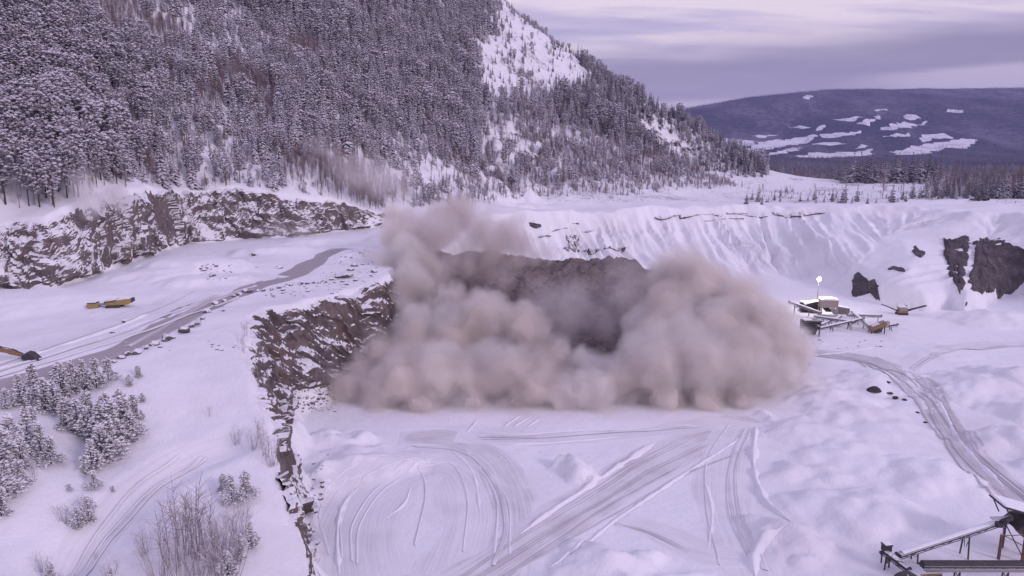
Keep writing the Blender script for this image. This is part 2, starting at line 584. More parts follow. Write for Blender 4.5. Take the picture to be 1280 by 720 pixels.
CREST = ipoly([q[:2] for q in CREST_L + CREST_B + CREST_R] + tail, True)
FOOT = ipoly([q[:2] for q in FOOT_L + FOOT_B] + tailf, True)
# upper left rock wall: base and top
WALL_S = [P(*a) for a in ((-120, 385, 20.5), (0, 362, 21), (60, 361, 21), (100, 350, 21.5), (150, 331, 22), (190, 318, 22), (230, 306, 22), (300, 299, 22),
                          (370, 296, 22), (430, 289, 22.5), (475, 284, 23))]
WALL_T = [PD(*a) for a in ((-120, 300, 155), (0, 283, 173), (60, 266, 174), (100, 250, 183), (150, 237, 204), (190, 233, 221), (230, 233, 242), (300, 234, 252),
                           (370, 245, 257), (430, 251, 268), (480, 268, 276))]
fs_ = [(20, 262), (20, -500), (3000, -500), (3000, 12000), (-3000, 12000), (-3000, 90)]
US = ipoly([q[:2] for q in WALL_S] + [(-25, 262)] + fs_, True)
UT = ipoly([q[:2] for q in WALL_T] + [(-25, 270)] + fs_, True)

ZB = RBF([tuple(q) for q in CREST_L] + [tuple(q) for q in CREST_B[:3]] + [tuple(q) for q in WALL_S] + [tuple(P(*a)) for a in (
    (0, 480, 20), (100, 460, 20), (200, 430, 20.5), (300, 370, 21), (400, 330, 22), (0, 420, 20.5), (150, 380, 21), (-150, 480, 20), (0, 600, 16.5), (100, 600, 14), (100, 700, 11),
    (0, 720, 14), (240, 580, 12.8), (290, 560, 13.5), (90, 720, 9.5), (250, 480, 18.2), (200, 520, 16), (250, 660, 11.5), (330, 690, 8.5), (-150, 650, 16))]
    + [(-60, 20, 8), (-120, 30, 12), (-30, 30, 5), (-150, 120, 20)])
UCTL = [PD(*a) for a in (
    (0, 200, 195), (0, 100, 235), (0, 0, 275), (0, -100, 320), (0, -250, 420), (-200, 150, 175), (-200, 0, 220), (-200, -200, 300),
    (200, 150, 262), (200, 75, 295), (200, 0, 335), (200, -150, 440), (100, 200, 205), (100, 120, 245), (100, 40, 282),
    (300, 200, 268), (300, 120, 305), (300, 40, 352), (300, -60, 420),
    (400, 218, 275), (400, 180, 300), (400, 120, 335), (400, 60, 375), (400, 0, 420), (400, -120, 520),
    (480, 262, 300), (550, 258, 312), (550, 205, 345), (550, 140, 400), (550, 60, 460), (550, 0, 520), (550, -80, 600),
    (650, 259, 345), (650, 228, 385), (650, 150, 450), (650, 80, 520), (650, 30, 570), (640, 12, 600),
    (700, 58, 600), (750, 95, 610), (800, 131, 620), (850, 169, 630), (895, 212, 640), (922, 236, 645),
    (750, 256, 368), (750, 205, 420), (750, 145, 510), (850, 246, 400), (850, 208, 470), (900, 236, 440), (800, 180, 520),
)] + [(110, 345, 24.2), (160, 340, 24.2), (90, 420, 24.5), (150, 450, 24.5), (220, 400, 25), (260, 330, 25.5), (300, 500, 24), (130, 560, 24), (230, 560, 24), (400, 560, 23),
      (360, 400, 26), (300, 260, 26), (300, 150, 25), (400, 50, 25), (180, 290, 25), (160, 300, 24.4), (215, 640, 18), (130, 640, 19), (400, 700, 15),
      (20, 760, 135), (80, 740, 92), (150, 760, 40), (-150, 700, 220), (-350, 500, 230), (-400, 300, 150), (-100, 850, 190)]
ZU = RBF([tuple(q) for q in WALL_T] + [tuple(q) for q in CREST_B[2:]] + [tuple(q) for q in CREST_R] + [tuple(q) for q in UCTL])


def zfar(X, Y):
    """valley floor and the hills beyond it"""
    D = np.maximum(Y, 1.0)
    az = X / D
    base = 18 - 42 * sstep(560, 1500, D) + 6 * fbm(X / 400, Y / 400, o=3, k=40)
    ridge = np.interp(az, [-.6, .10, .21, .25, .31, .36, .42, .47, .55, .72, 1.3], [250, 255, 285, 333, 390, 424, 448, 462, 466, 470, 430])
    up = sstep(3300, 6300, D)
    up2 = np.clip(up ** 1.15 + .10 * np.sin(np.pi * up) * fbm(X / 1100, Y / 700, o=3, k=44), 0, 1)
    hill = (ridge + 24) * up2 + (30 * fbm(X / 520, Y / 420, o=4, k=46) * np.sin(np.pi * np.clip(up, 0, 1)) + 7 * up * fbm(X / 160, Y / 160, o=2, k=48))
    return base + hill - 150 * sstep(6700, 9000, D)


TRACKLINE = np.array([P(*a)[:2] for a in ((40, 775, 8.5), (60, 745, 9), (105, 695, 10.5), (145, 645, 12), (185, 606, 13), (235, 575, 13), (300, 552, 14))])


def Z(X, Y):
    X = np.asarray(X, float); Y = np.asarray(Y, float)
    wx = X + 1.3 * fbm(X / 9, Y / 9, o=3, k=3); wy = Y + 1.3 * fbm(X / 9, Y / 9, o=3, k=7)
    zb = ZB(X, Y) + bench_lumps(X, Y) + .35 * fbm(X / 14, Y / 14, o=4, k=11)
    zu = np.clip(ZU(X, Y), -30, 260)
    mt = sstep(28, 50, zu)
    qx_, qy_, _ = proj(X, np.maximum(Y, 60), zu)
    crag = sstep(75, 30, np.hypot((qx_ - 655) * .8, (qy_ - 205) * 1.2)) * (Y > 250)
    cr_ = cells(X / 13, Y / 9, zu / 9, 61)
    zu = zu + crag * (9 * (cr_[0] - .5) + 4.5 * fbm(X / 8, Y / 8, o=3, k=63))
    zu = zu + mt * (2.2 * fbm(X / 26, Y / 26, o=4, k=15)) + .35 * fbm(X / 13, Y / 13, o=4, k=19)
    zf = zfar(X, Y)
    zu = zu + (zf - zu) * sstep(660, 860, Y)
    far = (Y > 900) | (np.abs(X) > 900)
    # upper wall
    iS, iT = inside(wx, wy, US), inside(wx, wy, UT)
    dS, _ = pdist(wx, wy, US); dT, _ = pdist(wx, wy, UT)
    t2 = np.where(iT, 1.0, np.where(iS, dS / (dS + dT + 1e-6), 0.0))
    dt_, _ = pdist(X, Y, TRACKLINE)
    zb = zb - .75 * np.exp(-(dt_ / 2.3) ** 2) + .25 * np.exp(-((dt_ - 4.2) / 1.2) ** 2)
    zo = zb + (zu - zb) * t2
    # pit
    iC, iF = inside(wx, wy, CREST), inside(wx, wy, FOOT)
    dC, aC = pdist(wx, wy, CREST); dF, _ = pdist(wx, wy, FOOT)
    t1 = np.where(iF, 0.0, np.where(iC, dF / (dF + dC + 1e-6), 1.0))
    zp = .30 * fbm(X / 17, Y / 17, o=4, k=23) + pit_lumps(X, Y)
    # ribs run down the back slope
    rib = np.abs(vnoise(aC / 2.7 + .6 * fbm(X / 20, Y / 20, o=2, k=70), t1 * 1.3, k=29)) + .5 * np.abs(vnoise(aC / 1.5, t1 * 1.7, k=31))
    amp = sstep(0, .25, t1) * sstep(1.0, .8, t1) * sstep(14, 26, dF + dC)
    lip = 1.1 * np.exp(-(dC / 3.0) ** 2) * sstep(14, 26, dF + dC) * (1 + fbm(aC / 9, aC * 0, o=3, k=33))
    east = sstep(112, 132, X) * sstep(170, 190, Y)
    tt = t1 ** (1.0 + .25 * sstep(14, 26, dF + dC) * (1 - east) - .55 * east)
    amp = amp * (1 - .25 * east)
    z = zp + (zo - zp) * tt - amp * 3.7 * rib + lip * np.where(iC, sstep(.75, 1, t1), 1)
    return z


# lumps of snow covered stock piles on the pit floor: x, y in pixels on the floor, radius and height in metres
LUMPS = []
for a in ((1100, 478, 10, 2.2, 1.3), (1040, 500, 9, 2.6, 1.2), (985, 478, 5, 2.0, 1), (1075, 520, 8, 2.0, 1.4), (1010, 540, 8, 1.8, 1), (1120, 540, 7, 1.4, 1.6), (1060, 570, 8, 1.8, 1.2),
          (1165, 598, 7, 2.6, 1.4), (1000, 590, 6, 1.7, 1), (1090, 645, 7.5, 2.8, 1.4), (1030, 630, 6, 1.6, 1.2), (990, 675, 6, 2.6, 1), (1150, 505, 6, .9, 1.5),
          (1230, 490, 13, 3.8, 1.2), (1275, 480, 12, 4.2, 1), (1278, 560, 9, 3.4, 1), (1290, 520, 10, 3, 1), (960, 520, 4, 1.4, 1),
          (755, 712, 6.0, 2.7, 1.2), (700, 745, 5, 2.0, 1), (840, 735, 5, 1.4, 1), (720, 590, 3.0, 2.5, 1), (440, 585, 9, 2.6, 1.5), (400, 600, 7, 3.6, .9), (415, 560, 8, 2.8, 1),
          (1250, 400, 12, 3.0, 1.5), (1180, 440, 7, 1.0, 1.6), ):
    q = P(a[0], a[1], 0)
    LUMPS.append((q[0], q[1], a[2], a[3], a[4]))


BLUMPS = [(*P(a[0], a[1], 21.5)[:2], *a[2:]) for a in ((235, 338, 11, 2.6, 1.7), (262, 352, 8, 1.5, 1.8), (190, 345, 9, 1.6, 1.6), (330, 318, 9, 1.5, 2.0), (390, 306, 8, 1.4, 1.6), (440, 322, 6, 1.2, 1.4), (20, 372, 14, 1.4, 2.0))]


def bench_lumps(X, Y):
    r = np.zeros(X.shape)
    nx, ny = 2.2 * fbm(X / 6, Y / 6, o=3, k=57), 2.2 * fbm(X / 6, Y / 6, o=3, k=59)
    for x, y, rad, h, asp in BLUMPS:
        d = np.hypot((X + nx - x) / asp, Y + ny - y) / rad
        r = np.maximum(r, h * sstep(1, .35, d))
    return r


def pit_lumps(X, Y):
    r = np.zeros(X.shape)
    nx, ny = 2.6 * fbm(X / 4.5, Y / 4.5, o=4, k=51), 2.6 * fbm(X / 4.5, Y / 4.5, o=4, k=55)
    for x, y, rad, h, asp in LUMPS:
        d = np.hypot((X + nx - x) / asp, Y + ny - y) / rad
        r = np.maximum(r, (1.05 if x > 30 else 1.25) * h * np.clip(1 - d, 0, 1) ** .9 * sstep(1, .80, d))
    return r


# ---- meshes of the terrain: fine quarry sheet, mountain and plateau sheet, world sheet
GX0, GX1, GY0, GY1, GS = -165.0, 235.0, 36.0, 372.0, .75
gx = np.arange(GX0, GX1 + .01, GS); gy = np.arange(GY0, GY1 + .01, GS)
GXX, GYY = np.meshgrid(gx, gy)
GZ = Z(GXX, GYY)
quarry = link('quarry_ground', mesh_np('quarry_ground', np.stack([GXX, GYY, GZ], -1).reshape(-1, 3), grid_faces(*GZ.shape), True), M_SNOW)
tag(quarry, 'snow covered quarry floor, benches and slopes', kind='structure')

hx = np.arange(-480, 620.1, 3.0); hy = np.arange(-60, 930.1, 3.0)
HXX, HYY = np.meshgrid(hx, hy)
HZ = Z(HXX, HYY)
_in = (HXX > GX0 + 2) & (HXX < GX1 - 2) & (HYY > GY0 + 2) & (HYY < GY1 - 2)
hv = HZ - .25 * ((HXX > GX0) & (HXX < GX1) & (HYY > GY0) & (HYY < GY1))
hf = grid_faces(*HZ.shape)
hf = hf[~_in.ravel()[hf].all(1)]
_zs = HZ.ravel()[hf].mean(1); _ys = HYY.ravel()[hf].mean(1); _xs = HXX.ravel()[hf].mean(1)
mtn = link('mountain', mesh_np('mountain', np.stack([HXX, HYY, hv], -1).reshape(-1, 3), hf, True), M_MOUNT)
tag(mtn, 'steep snowy mountainside under the forest', kind='structure')

kx = np.concatenate([np.arange(-4000, -600, 200), np.arange(-600, 900, 40), np.arange(900, 8001, 55)]); ky = np.concatenate([np.arange(-3000, -100, 200), np.arange(-100, 1000, 40), np.arange(1000, 9001, 50)])
KXX, KYY = np.meshgrid(kx, ky)
KZ = np.where(KYY > 860, zfar(KXX, KYY), np.clip(ZU(np.clip(KXX, -480, 620), np.clip(KYY, 0, 900)), -30, 230) - 4)
KZ = np.where((np.abs(KXX - 60) > 480) & (KYY < 860), np.where(KYY > 700, np.minimum(KZ, zfar(KXX, KYY) + 120), KZ), KZ)
_ik = (KXX > -470) & (KXX < 610) & (KYY > -50) & (KYY < 920)
kf = grid_faces(*KZ.shape)
kf = kf[~_ik.ravel()[kf].all(1)]
vall = link('valley_and_hills', mesh_np('valley_and_hills', np.stack([KXX, KYY, KZ], -1).reshape(-1, 3), kf, True), M_FAR)
tag(vall, 'far forested valley and hills', kind='structure')


def bil(X, Y, x0, y0, s, A):
    """height of the sheet exactly as its quads carry it, near enough (bilinear)"""
    u = np.clip((X - x0) / s, 0, A.shape[1] - 1.001); v = np.clip((Y - y0) / s, 0, A.shape[0] - 1.001)
    i, j = u.astype(int), v.astype(int)
    fu, fv = u - i, v - j
    return (A[j, i] * (1 - fu) + A[j, i + 1] * fu) * (1 - fv) + (A[j + 1, i] * (1 - fu) + A[j + 1, i + 1] * fu) * fv


def ZQ(X, Y):
    X = np.asarray(X, float); Y = np.asarray(Y, float)
    g = (X > GX0) & (X < GX1) & (Y > GY0) & (Y < GY1)
    h = (X > -480) & (X < 620) & (Y > -60) & (Y < 930)
    return np.where(g, bil(X, Y, GX0, GY0, GS, GZ), np.where(h, bil(X, Y, -480, -60, 3.0, HZ), zfar(X, Y)))


def hit(px, py, ymax=8500.0, ymin=40.0):
    """where the camera ray through a point of the picture meets the ground"""
    px = np.atleast_1d(np.asarray(px, float)); py = np.atleast_1d(np.asarray(py, float))
    v = 360 - py
    dy, dz, dx = FPX * CT + v * ST, -FPX * ST + v * CT, px - 640
    D = np.concatenate([np.arange(40, 500, .5), np.geomspace(500, ymax, 700)])
    T = D[None] / dy[:, None]
    XX, YY, ZZ = dx[:, None] * T, np.broadcast_to(D[None], T.shape), CAM_H + dz[:, None] * T
    below = (ZZ <= ZQ(XX, YY)) & (YY > ymin)
    i = np.where(below.any(1), below.argmax(1), len(D) - 1)
    r = np.arange(len(px))
    a, b = D[np.maximum(i - 1, 0)], D[i]
    for _ in range(12):
        m_ = (a + b) / 2
        tt = m_ / dy
        q = CAM_H + dz * tt <= ZQ(dx * tt, m_)
        b = np.where(q, m_, b); a = np.where(q, a, m_)
    tt = b / dy
    x, y = dx * tt, b
    return np.stack([x, y, ZQ(x, y)], -1)


def H1(px, py):
    return hit([px], [py])[0]

# ------------------------------------------------------------------ rock walls: ribbons of broken rock between foot and crest
def resample(pts, step):
    pts = np.asarray(pts, float)
    d = np.concatenate([[0], np.cumsum(np.linalg.norm(np.diff(pts, axis=0), axis=1))])
    n = max(2, int(d[-1] / step) + 1)
    return np.linspace(0, 1, n), d


def polyat(pts, tt):
    pts = np.asarray(pts, float)
    d = np.concatenate([[0], np.cumsum(np.linalg.norm(np.diff(pts, axis=0), axis=1))])
    return np.stack([np.interp(tt * d[-1], d, pts[:, k]) for k in range(pts.shape[1])], -1)


def rock_surface(name, G, mat, amp, seed, lift, cell, step, edge=(.06, .10, .04), ragged=1.0):
    """broken rock grown outwards from a patch of the ground: G rows run from foot to crest"""
    # even out the rows along each column, then the columns
    d = np.concatenate([np.zeros((1, G.shape[1])), np.cumsum(np.linalg.norm(np.diff(G, axis=0), axis=2), axis=0)])
    m_ = max(5, int(d[-1].mean() / step) + 1)
    v = np.linspace(0, 1, m_)
    G = np.stack([np.stack([np.interp(v * d[-1, c], d[:, c], G[:, c, k]) for k in range(3)], -1) for c in range(G.shape[1])], 1)
    w_ = np.concatenate([[0], np.cumsum(np.linalg.norm(np.diff(G[m_ // 2], axis=0), axis=1))])
    n = max(5, int(w_[-1] / step) + 1)
    u = np.linspace(0, 1, n)
    G = np.stack([np.stack([np.interp(u * w_[-1], w_, G[r, :, k]) for k in range(3)], -1) for r in range(m_)], 0)
    N = np.cross(np.gradient(G, axis=1), np.gradient(G, axis=0))
    N /= np.linalg.norm(N, axis=2)[..., None] + 1e-9
    for _ in range(3):
        N[1:-1, 1:-1] = (N[1:-1, 1:-1] * 2 + N[:-2, 1:-1] + N[2:, 1:-1] + N[1:-1, :-2] + N[1:-1, 2:]) / 6
    N *= np.where(N[..., 2:] < 0, -1, 1)
    N[..., 2] *= .6
    N /= np.linalg.norm(N, axis=2)[..., None] + 1e-9
    X, Y, Zz = G[..., 0], G[..., 1], G[..., 2]
    S = np.broadcast_to((u * w_[-1])[None], X.shape)
    T_ = np.broadcast_to((v * d[-1].mean())[:, None], X.shape)
    q0 = 1.3 * amp * fbm(X / 11, Y / 11, Zz / 9, o=4, k=80 + seed)
    for cs, a in ((cell, 1.0), (cell * .42, .55)):
        q = cells(S / cs + T_ / cs * .55, X * 0 + seed + (X + Y) / cs * .1, T_ / (cs * 1.6) - S / cs * .15, 100 + seed)
        q0 = q0 + amp * a * (1.5 * (q[0] - .5) + 1.1 * (q[1] - .35) * q[5] * 1.5 + 1.2 * (q[2] - .5) * q[3]) * min(1.3, cs / 3.0)
    rg = ragged * .05 * fbm(S / 3.0, T_ / 3.0, o=3, k=60 + seed)
    fv = sstep(0, edge[0], v[:, None] + rg) * sstep(1.0, 1 - edge[1], v[:, None] + rg)
    fade = fv * sstep(0, edge[2], u[None] + rg) * sstep(1, 1 - edge[2], u[None] + rg)
    off = (lift + np.maximum(q0, -lift * .8)) * fade - .5 * (1 - fade)
    Q_ = G + N * off[..., None]
    Q_[..., 2] += .30 * amp * fbm(X / 2.2, Y / 2.2, Zz / 2.2, o=2, k=140 + seed) * fade
    F = grid_faces(m_, n)
    F = np.concatenate([F[:, [0, 1, 2]], F[:, [0, 2, 3]]])
    fn = np.cross(Q_.reshape(-1, 3)[F[:, 1]] - Q_.reshape(-1, 3)[F[:, 0]], Q_.reshape(-1, 3)[F[:, 2]] - Q_.reshape(-1, 3)[F[:, 0]])
    if np.sum(fn * N.reshape(-1, 3)[F[:, 0]]) < 0:
        F = F[:, ::-1]
    o = link(name, mesh_np(name, Q_.reshape(-1, 3), F), mat)
    return tag(o, kind='structure')


def rock_wall(name, foot, crest, mat, step=.5, amp=1.0, seed=0, lift=.5, cell=4.5, over=.3):
    """foot and crest run side by side; the wall follows the ground sheet between them"""
    n = max(8, int(np.linalg.norm(np.diff(np.asarray(crest), axis=0), axis=1).sum() / 1.0))
    u = np.linspace(0, 1, n) * (len(crest) - 1)
    f_ = lambda q: np.stack([np.interp(u, np.arange(len(q)), np.asarray(q)[:, k]) for k in range(2)], -1)
    A, B = f_(foot), f_(crest)
    for q_ in (A, B):                                 # the sheet has a ragged edge: follow it
        nx_, ny_ = 1.3 * fbm(q_[:, 0] / 9, q_[:, 1] / 9, o=3, k=3), 1.3 * fbm(q_[:, 0] / 9, q_[:, 1] / 9, o=3, k=7)
        q_[:, 0] -= nx_; q_[:, 1] -= ny_
    D = (B - A) / (np.linalg.norm(B - A, axis=1)[:, None] + 1e-9)
    A, B = A - D * .2, B + D * over
    vv = np.linspace(0, 1, 60)[:, None, None]
    XY = A[None] + (B - A)[None] * vv
    return rock_surface(name, np.concatenate([XY, ZQ(XY[..., 0], XY[..., 1])[..., None]], -1), mat, amp, seed, lift, cell, step)


rock_wall('rock_wall', WALL_S, WALL_T, M_ROCK, .45, 1.2, 1, 1.1, 5.5)
_tt = np.linspace(0, 1, 40)
_c, _f = polyat(CREST_L, _tt), polyat(FOOT_L, _tt)
_k = np.interp(_tt, [0, .18, .36, .46, .60, 1], [.80, .85, .70, .66, .86, .95])
rock_wall('pit_cliff', _c + (_f - _c) * _k[:, None], _c, M_ROCK_PIT, .40, .85, 2, .7, 4.6)


def outcrop(top, bot, mat=M_ROCK_DARK, amp=.35, seed=0, lift=.5, cell=2.2, step=.4):
    # patch of the ground behind an outline in the picture
    k = np.linspace(0, 1, max(len(top), 2) * 6)
    f_ = lambda q: np.stack([np.interp(k, np.linspace(0, 1, len(q)), np.asarray(q, float)[:, c]) for c in range(2)], -1)
    a, b = f_(bot), f_(top)
    vv = np.linspace(0, 1, 14)[:, None, None]
    g = a[None] + (b - a)[None] * vv
    G = hit(g[..., 0].ravel(), g[..., 1].ravel()).reshape(14, len(k), 3)
    rock_surface('rock_outcrop', G, mat, amp, seed, lift, cell, step, (.10, .10, .06), 1.2)


outcrop([(1178, 296), (1190, 298), (1203, 291), (1214, 293)], [(1183, 322), (1188, 350), (1195, 370), (1202, 378)], seed=3, amp=.32, lift=.8, cell=4.5, step=.5)
outcrop([(1217, 295), (1230, 294), (1236, 302), (1250, 297), (1264, 299), (1277, 308), (1290, 320), (1310, 330)],
        [(1206, 383), (1222, 376), (1236, 368), (1250, 374), (1264, 367), (1277, 354), (1290, 343), (1310, 340)], seed=4, amp=.32, lift=.8, cell=6.0, step=.5)
outcrop([(1065, 343), (1073, 340), (1080, 342), (1087, 352), (1093, 345), (1097, 358)], [(1065, 371), (1070, 373), (1080, 371), (1087, 366), (1095, 374), (1101, 378)], seed=5, amp=.22, cell=3.2)
outcrop([(1139, 311), (1144, 306), (1150, 311), (1157, 315)], [(1140, 315), (1145, 320), (1151, 323), (1156, 318)], seed=6)
outcrop([(1110, 336), (1117, 333), (1124, 334), (1133, 337)], [(1109, 338), (1117, 337), (1124, 340), (1133, 340)], seed=7, amp=.3)
outcrop([(660, 277), (668, 278), (676, 281)], [(662, 283), (669, 286), (677, 284)], seed=8)
outcrop([(707, 292), (714, 290), (721, 292)], [(712, 311), (719, 317), (726, 316)], M_ROCK_PIT, .3, seed=9, lift=.5)
for i, (x0, y0, x1, y1, h) in enumerate(((818, 270, 850, 268, 4), (848, 268, 905, 266, 4.5), (905, 266, 965, 265, 4.5), (965, 265, 1032, 266, 4), (880, 274, 930, 272, 2),
                                         (755, 309, 782, 308, 6), (730, 312, 752, 310, 6), (690, 287, 712, 284, 2.5), (715, 279, 724, 278, 2), (727, 289, 744, 286, 3),
                                         (672, 293, 690, 294, 4), (703, 309, 712, 308, 5), (740, 323, 752, 325, 4))):
    q = np.linspace(0, 1, 5)
    outcrop([(x0 + (x1 - x0) * k, y0 + (y1 - y0) * k - .6 * math.sin(9 * k + i)) for k in q], [(x0 + (x1 - x0) * k, y0 + (y1 - y0) * k + (1.5 if i < 5 else 1.2) * h * (.7 + .5 * math.sin(5 * k + 2 * i))) for k in q],
            M_ROCK if i < 5 else M_ROCK_PIT, .4, seed=12 + i, lift=.45, step=.45)

# ------------------------------------------------------------------ blasted heap of rubble on the pit floor behind the dust
mx = np.arange(-48, 84, .6); my = np.arange(160, 268, .6)
MX, MY = np.meshgrid(mx, my)
top = np.interp(MX, [-46, -38, -30, -14, 0, 16, 31, 42, 55, 65, 76], [4, 14, 18.6, 18.4, 17.2, 16.9, 17.6, 15.6, 10.5, 5, 0]) * (1 + .11 * fbm(MX / 9, MY / 30, o=4, k=158))
pr = np.where(MY < 236, np.clip((MY - 166) / 70, 0, 1) ** .85, np.clip(1 - (MY - 236) / 26, 0, 1))
MZ = top * pr + (1.0 * fbm(MX / 7, MY / 7, o=4, k=160) + .35 * fbm(MX / 1.6, MY / 1.6, o=3, k=166)) * sstep(0, .15, pr) * sstep(0, 4, top) - .5
q = cells(MX / 1.7, MY / 1.7, MZ * 0, 170)
MZ += (.55 * (q[0] - .5) + .5 * (q[1] - .5) * q[3]) * sstep(0, .15, pr)
heap = link('rubble_slope', mesh_np('rubble_slope', np.stack([MX, MY, MZ], -1).reshape(-1, 3), grid_faces(*MZ.shape)), M_RUBBLE)
tag(heap, 'slope of freshly blasted rubble behind the dust', kind='structure')


def stone(seed, sq=(1, 1, .7), n=1):
    """an angular block: a cut up ball"""
    bm = bmesh.new()
    r_ = random.Random(seed)
    bmesh.ops.create_icosphere(bm, subdivisions=n, radius=1.0)
    pl = []
    for _ in range(9):
        nrm = Vector((r_.gauss(0, 1), r_.gauss(0, 1), r_.gauss(0, 1))).normalized()
        pl.append((nrm, r_.uniform(.5, .8)))
    for v in bm.verts:
        for nrm, d in pl:
            e = v.co.dot(nrm) - d
            if e > 0:
                v.co -= nrm * e
        v.co = Vector((v.co.x * sq[0], v.co.y * sq[1], v.co.z * sq[2]))
    me = bpy.data.meshes.new('boulder')
    bm.to_mesh(me); bm.free()
    return me


def stones_joined(name, spots, mat, k=10):
    """many small stones as one mesh"""
    base = [stone(500 + i, (1, .8, .7)) for i in range(5)]
    V, F, b = [], [], 0
    for i, (x, y, z, s) in enumerate(spots):
        me = base[i % 5]
        v = np.array([q.co for q in me.vertices]); f = np.array([q.vertices for q in me.polygons])
        a = rng.uniform(0, 6.28); c, s_ = math.cos(a), math.sin(a)
        v = np.stack([v[:, 0] * c - v[:, 1] * s_, v[:, 0] * s_ + v[:, 1] * c, v[:, 2]], -1) * s + (x, y, z)
        V.append(v); F.append(f + b); b += len(v)
    return link(name, mesh_np(name, np.vstack(V), np.vstack(F)), mat)


sp = []
for _ in range(2600):
    x, y = rng.uniform(-44, 70), rng.uniform(172, 240)
    z = float(bil(np.array(x), np.array(y), -48, 160, .6, MZ))
    if z > .8:
        sp.append((x, y, z, min(1.5, .16 + rng.exponential(.24))))
tag(stones_joined('broken_stones', sp, M_RUBBLE), 'brown blasted stones strewn over the rubble slope', kind='stuff')

# ------------------------------------------------------------------ roads, wheel tracks and windrows laid on the snow
def spline(pts, n=14):
    pts = np.asarray(pts, float)
    q = np.vstack([2 * pts[0] - pts[1], pts, 2 * pts[-1] - pts[-2]])
    out = []
    for i in range(1, len(q) - 2):
        t_ = np.linspace(0, 1, n, endpoint=False)[:, None]
        a, b, c, d = q[i - 1:i + 3]
        out.append(.5 * ((2 * b) + (c - a) * t_ + (2 * a - 5 * b + 4 * c - d) * t_ ** 2 + (3 * b - a - 3 * c + d) * t_ ** 3))
    return np.vstack(out + [pts[-1:]])


LIFT = [0.035]


def path_world(px, step=.8):
    w_ = hit(*np.asarray(px, float).T)[:, :2]
    s_ = spline(w_)
    tt, d = resample(s_, step)
    return polyat(s_, tt)


def road(name, px, width, mat, nw=9, w1=None, wob=.25):
    c = path_world(px)
    T = np.gradient(c, axis=0); T /= np.linalg.norm(T, axis=1)[:, None]
    N = np.stack([-T[:, 1], T[:, 0]], -1)
    wd = np.linspace(width, w1 or width, len(c)) * (1 + wob * fbm(np.arange(len(c)) / 14.0, c[:, 0] * 0, o=2, k=int(LIFT[0] * 1e4)))
    u = np.linspace(-.5, .5, nw)
    pts = c[:, None] + N[:, None] * (u[None, :, None] * wd[:, None, None])
    z = ZQ(pts[..., 0], pts[..., 1]) + LIFT[0]
    LIFT[0] += .005
    z -= np.where(np.abs(u) > .49, .10, 0)[None]
    s = np.arange(len(c)) * .8
    uv = np.stack([u[None] * wd[:, None] + 0 * s[:, None], s[:, None] + 0 * u[None]], -1).reshape(-1, 2)
    me = mesh_np(name, np.concatenate([pts, z[..., None]], -1).reshape(-1, 3), grid_faces(len(c), nw), True, uv)
    ed = (1 - np.abs(u) * 2)[None] * np.minimum(1, np.minimum(s, s[::-1]) / 5.0)[:, None]
    at = me.color_attributes.new('edge', 'FLOAT_COLOR', 'POINT')
    e4 = np.repeat(np.clip(ed * 2.2, 0, 1).reshape(-1, 1), 4, 1); e4[:, 3] = 1
    at.data.foreach_set('color', e4.astype(np.float32).ravel())
    o = link(name, me, mat)
    return tag(o, kind='structure')


def windrow(px, wd=.9, h=.35, mat=M_SNOW, name='snow_windrow'):
    """a low ridge of snow pushed aside by a blade"""
    c = path_world(px, .6)
    T = np.gradient(c, axis=0); T /= np.linalg.norm(T, axis=1)[:, None]
    N = np.stack([-T[:, 1], T[:, 0]], -1)
    u = np.array([-1, -.55, -.15, .2, .6, 1.0]); hh = np.array([-.08, .45, 1, .9, .35, -.08])
    k = (1 + .6 * fbm(np.arange(len(c)) / 4.0, c[:, 0] * .1, o=3, k=210)) * np.minimum(1, np.minimum(np.arange(len(c)), np.arange(len(c))[::-1]) / 5)
    k = np.clip(k, .1, 2)
    pts = c[:, None] + N[:, None] * (u[None, :, None] * (wd * .6) * k[:, None, None])
    z = ZQ(pts[..., 0], pts[..., 1]) + .06 + hh[None] * h * k[:, None]
    o = link(name, mesh_np(name, np.concatenate([pts, z[..., None]], -1).reshape(-1, 3), grid_faces(len(c), 6), True), mat)
    return tag(o, kind='structure')


road('haul_road', [(-40, 500), (0, 484), (50, 469), (100, 455), (150, 438), (200, 412), (258, 381), (314, 360), (369, 342), (404, 322), (430, 310)], 8.5, M_ROADGREY, w1=8)
road('wheel_track', [(-30, 462), (60, 438), (130, 414), (200, 388), (270, 362), (340, 343)], 13, M_TRACK2)
road('wheel_track', [(-30, 430), (60, 415), (140, 400), (220, 376)], 7, M_TRACK2)
for dy in (-3, 4):
    windrow([(-20, 463 + dy), (60, 441 + dy), (130, 418 + dy), (190, 395 + dy)], .7, .18)
road('snowy_track', [(60, 745), (105, 695), (145, 645), (185, 606), (235, 575), (300, 552)], 6.0, M_TRACK2)
road('wheel_track', [(440, 730), (436, 680), (450, 630), (490, 590), (540, 575), (590, 590), (612, 640), (600, 700), (585, 740)], 15, M_TRACK2, nw=13)
road('wheel_track', [(500, 548), (560, 548), (610, 572), (638, 620), (640, 670), (615, 720)], 8, M_TRACK, nw=11)
road('wheel_track', [(560, 740), (640, 688), (720, 637), (800, 588), (870, 556), (950, 524)], 9.5, M_TRACK, nw=11, w1=13)
road('wheel_track', [(925, 526), (905, 575), (905, 630), (925, 690), (945, 735)], 9, M_TRACK2)
road('wheel_track', [(570, 545), (650, 550), (740, 548), (840, 538), (900, 528)], 7, M_TRACK2)
road('wheel_track', [(780, 650), (830, 668), (880, 690), (940, 700)], 6, M_TRACK2)
road('haul_road', [(1330, 680), (1270, 618), (1215, 570), (1175, 520), (1150, 485), (1120, 462), (1075, 447), (1010, 438)], 7.0, M_ROAD, w1=9)
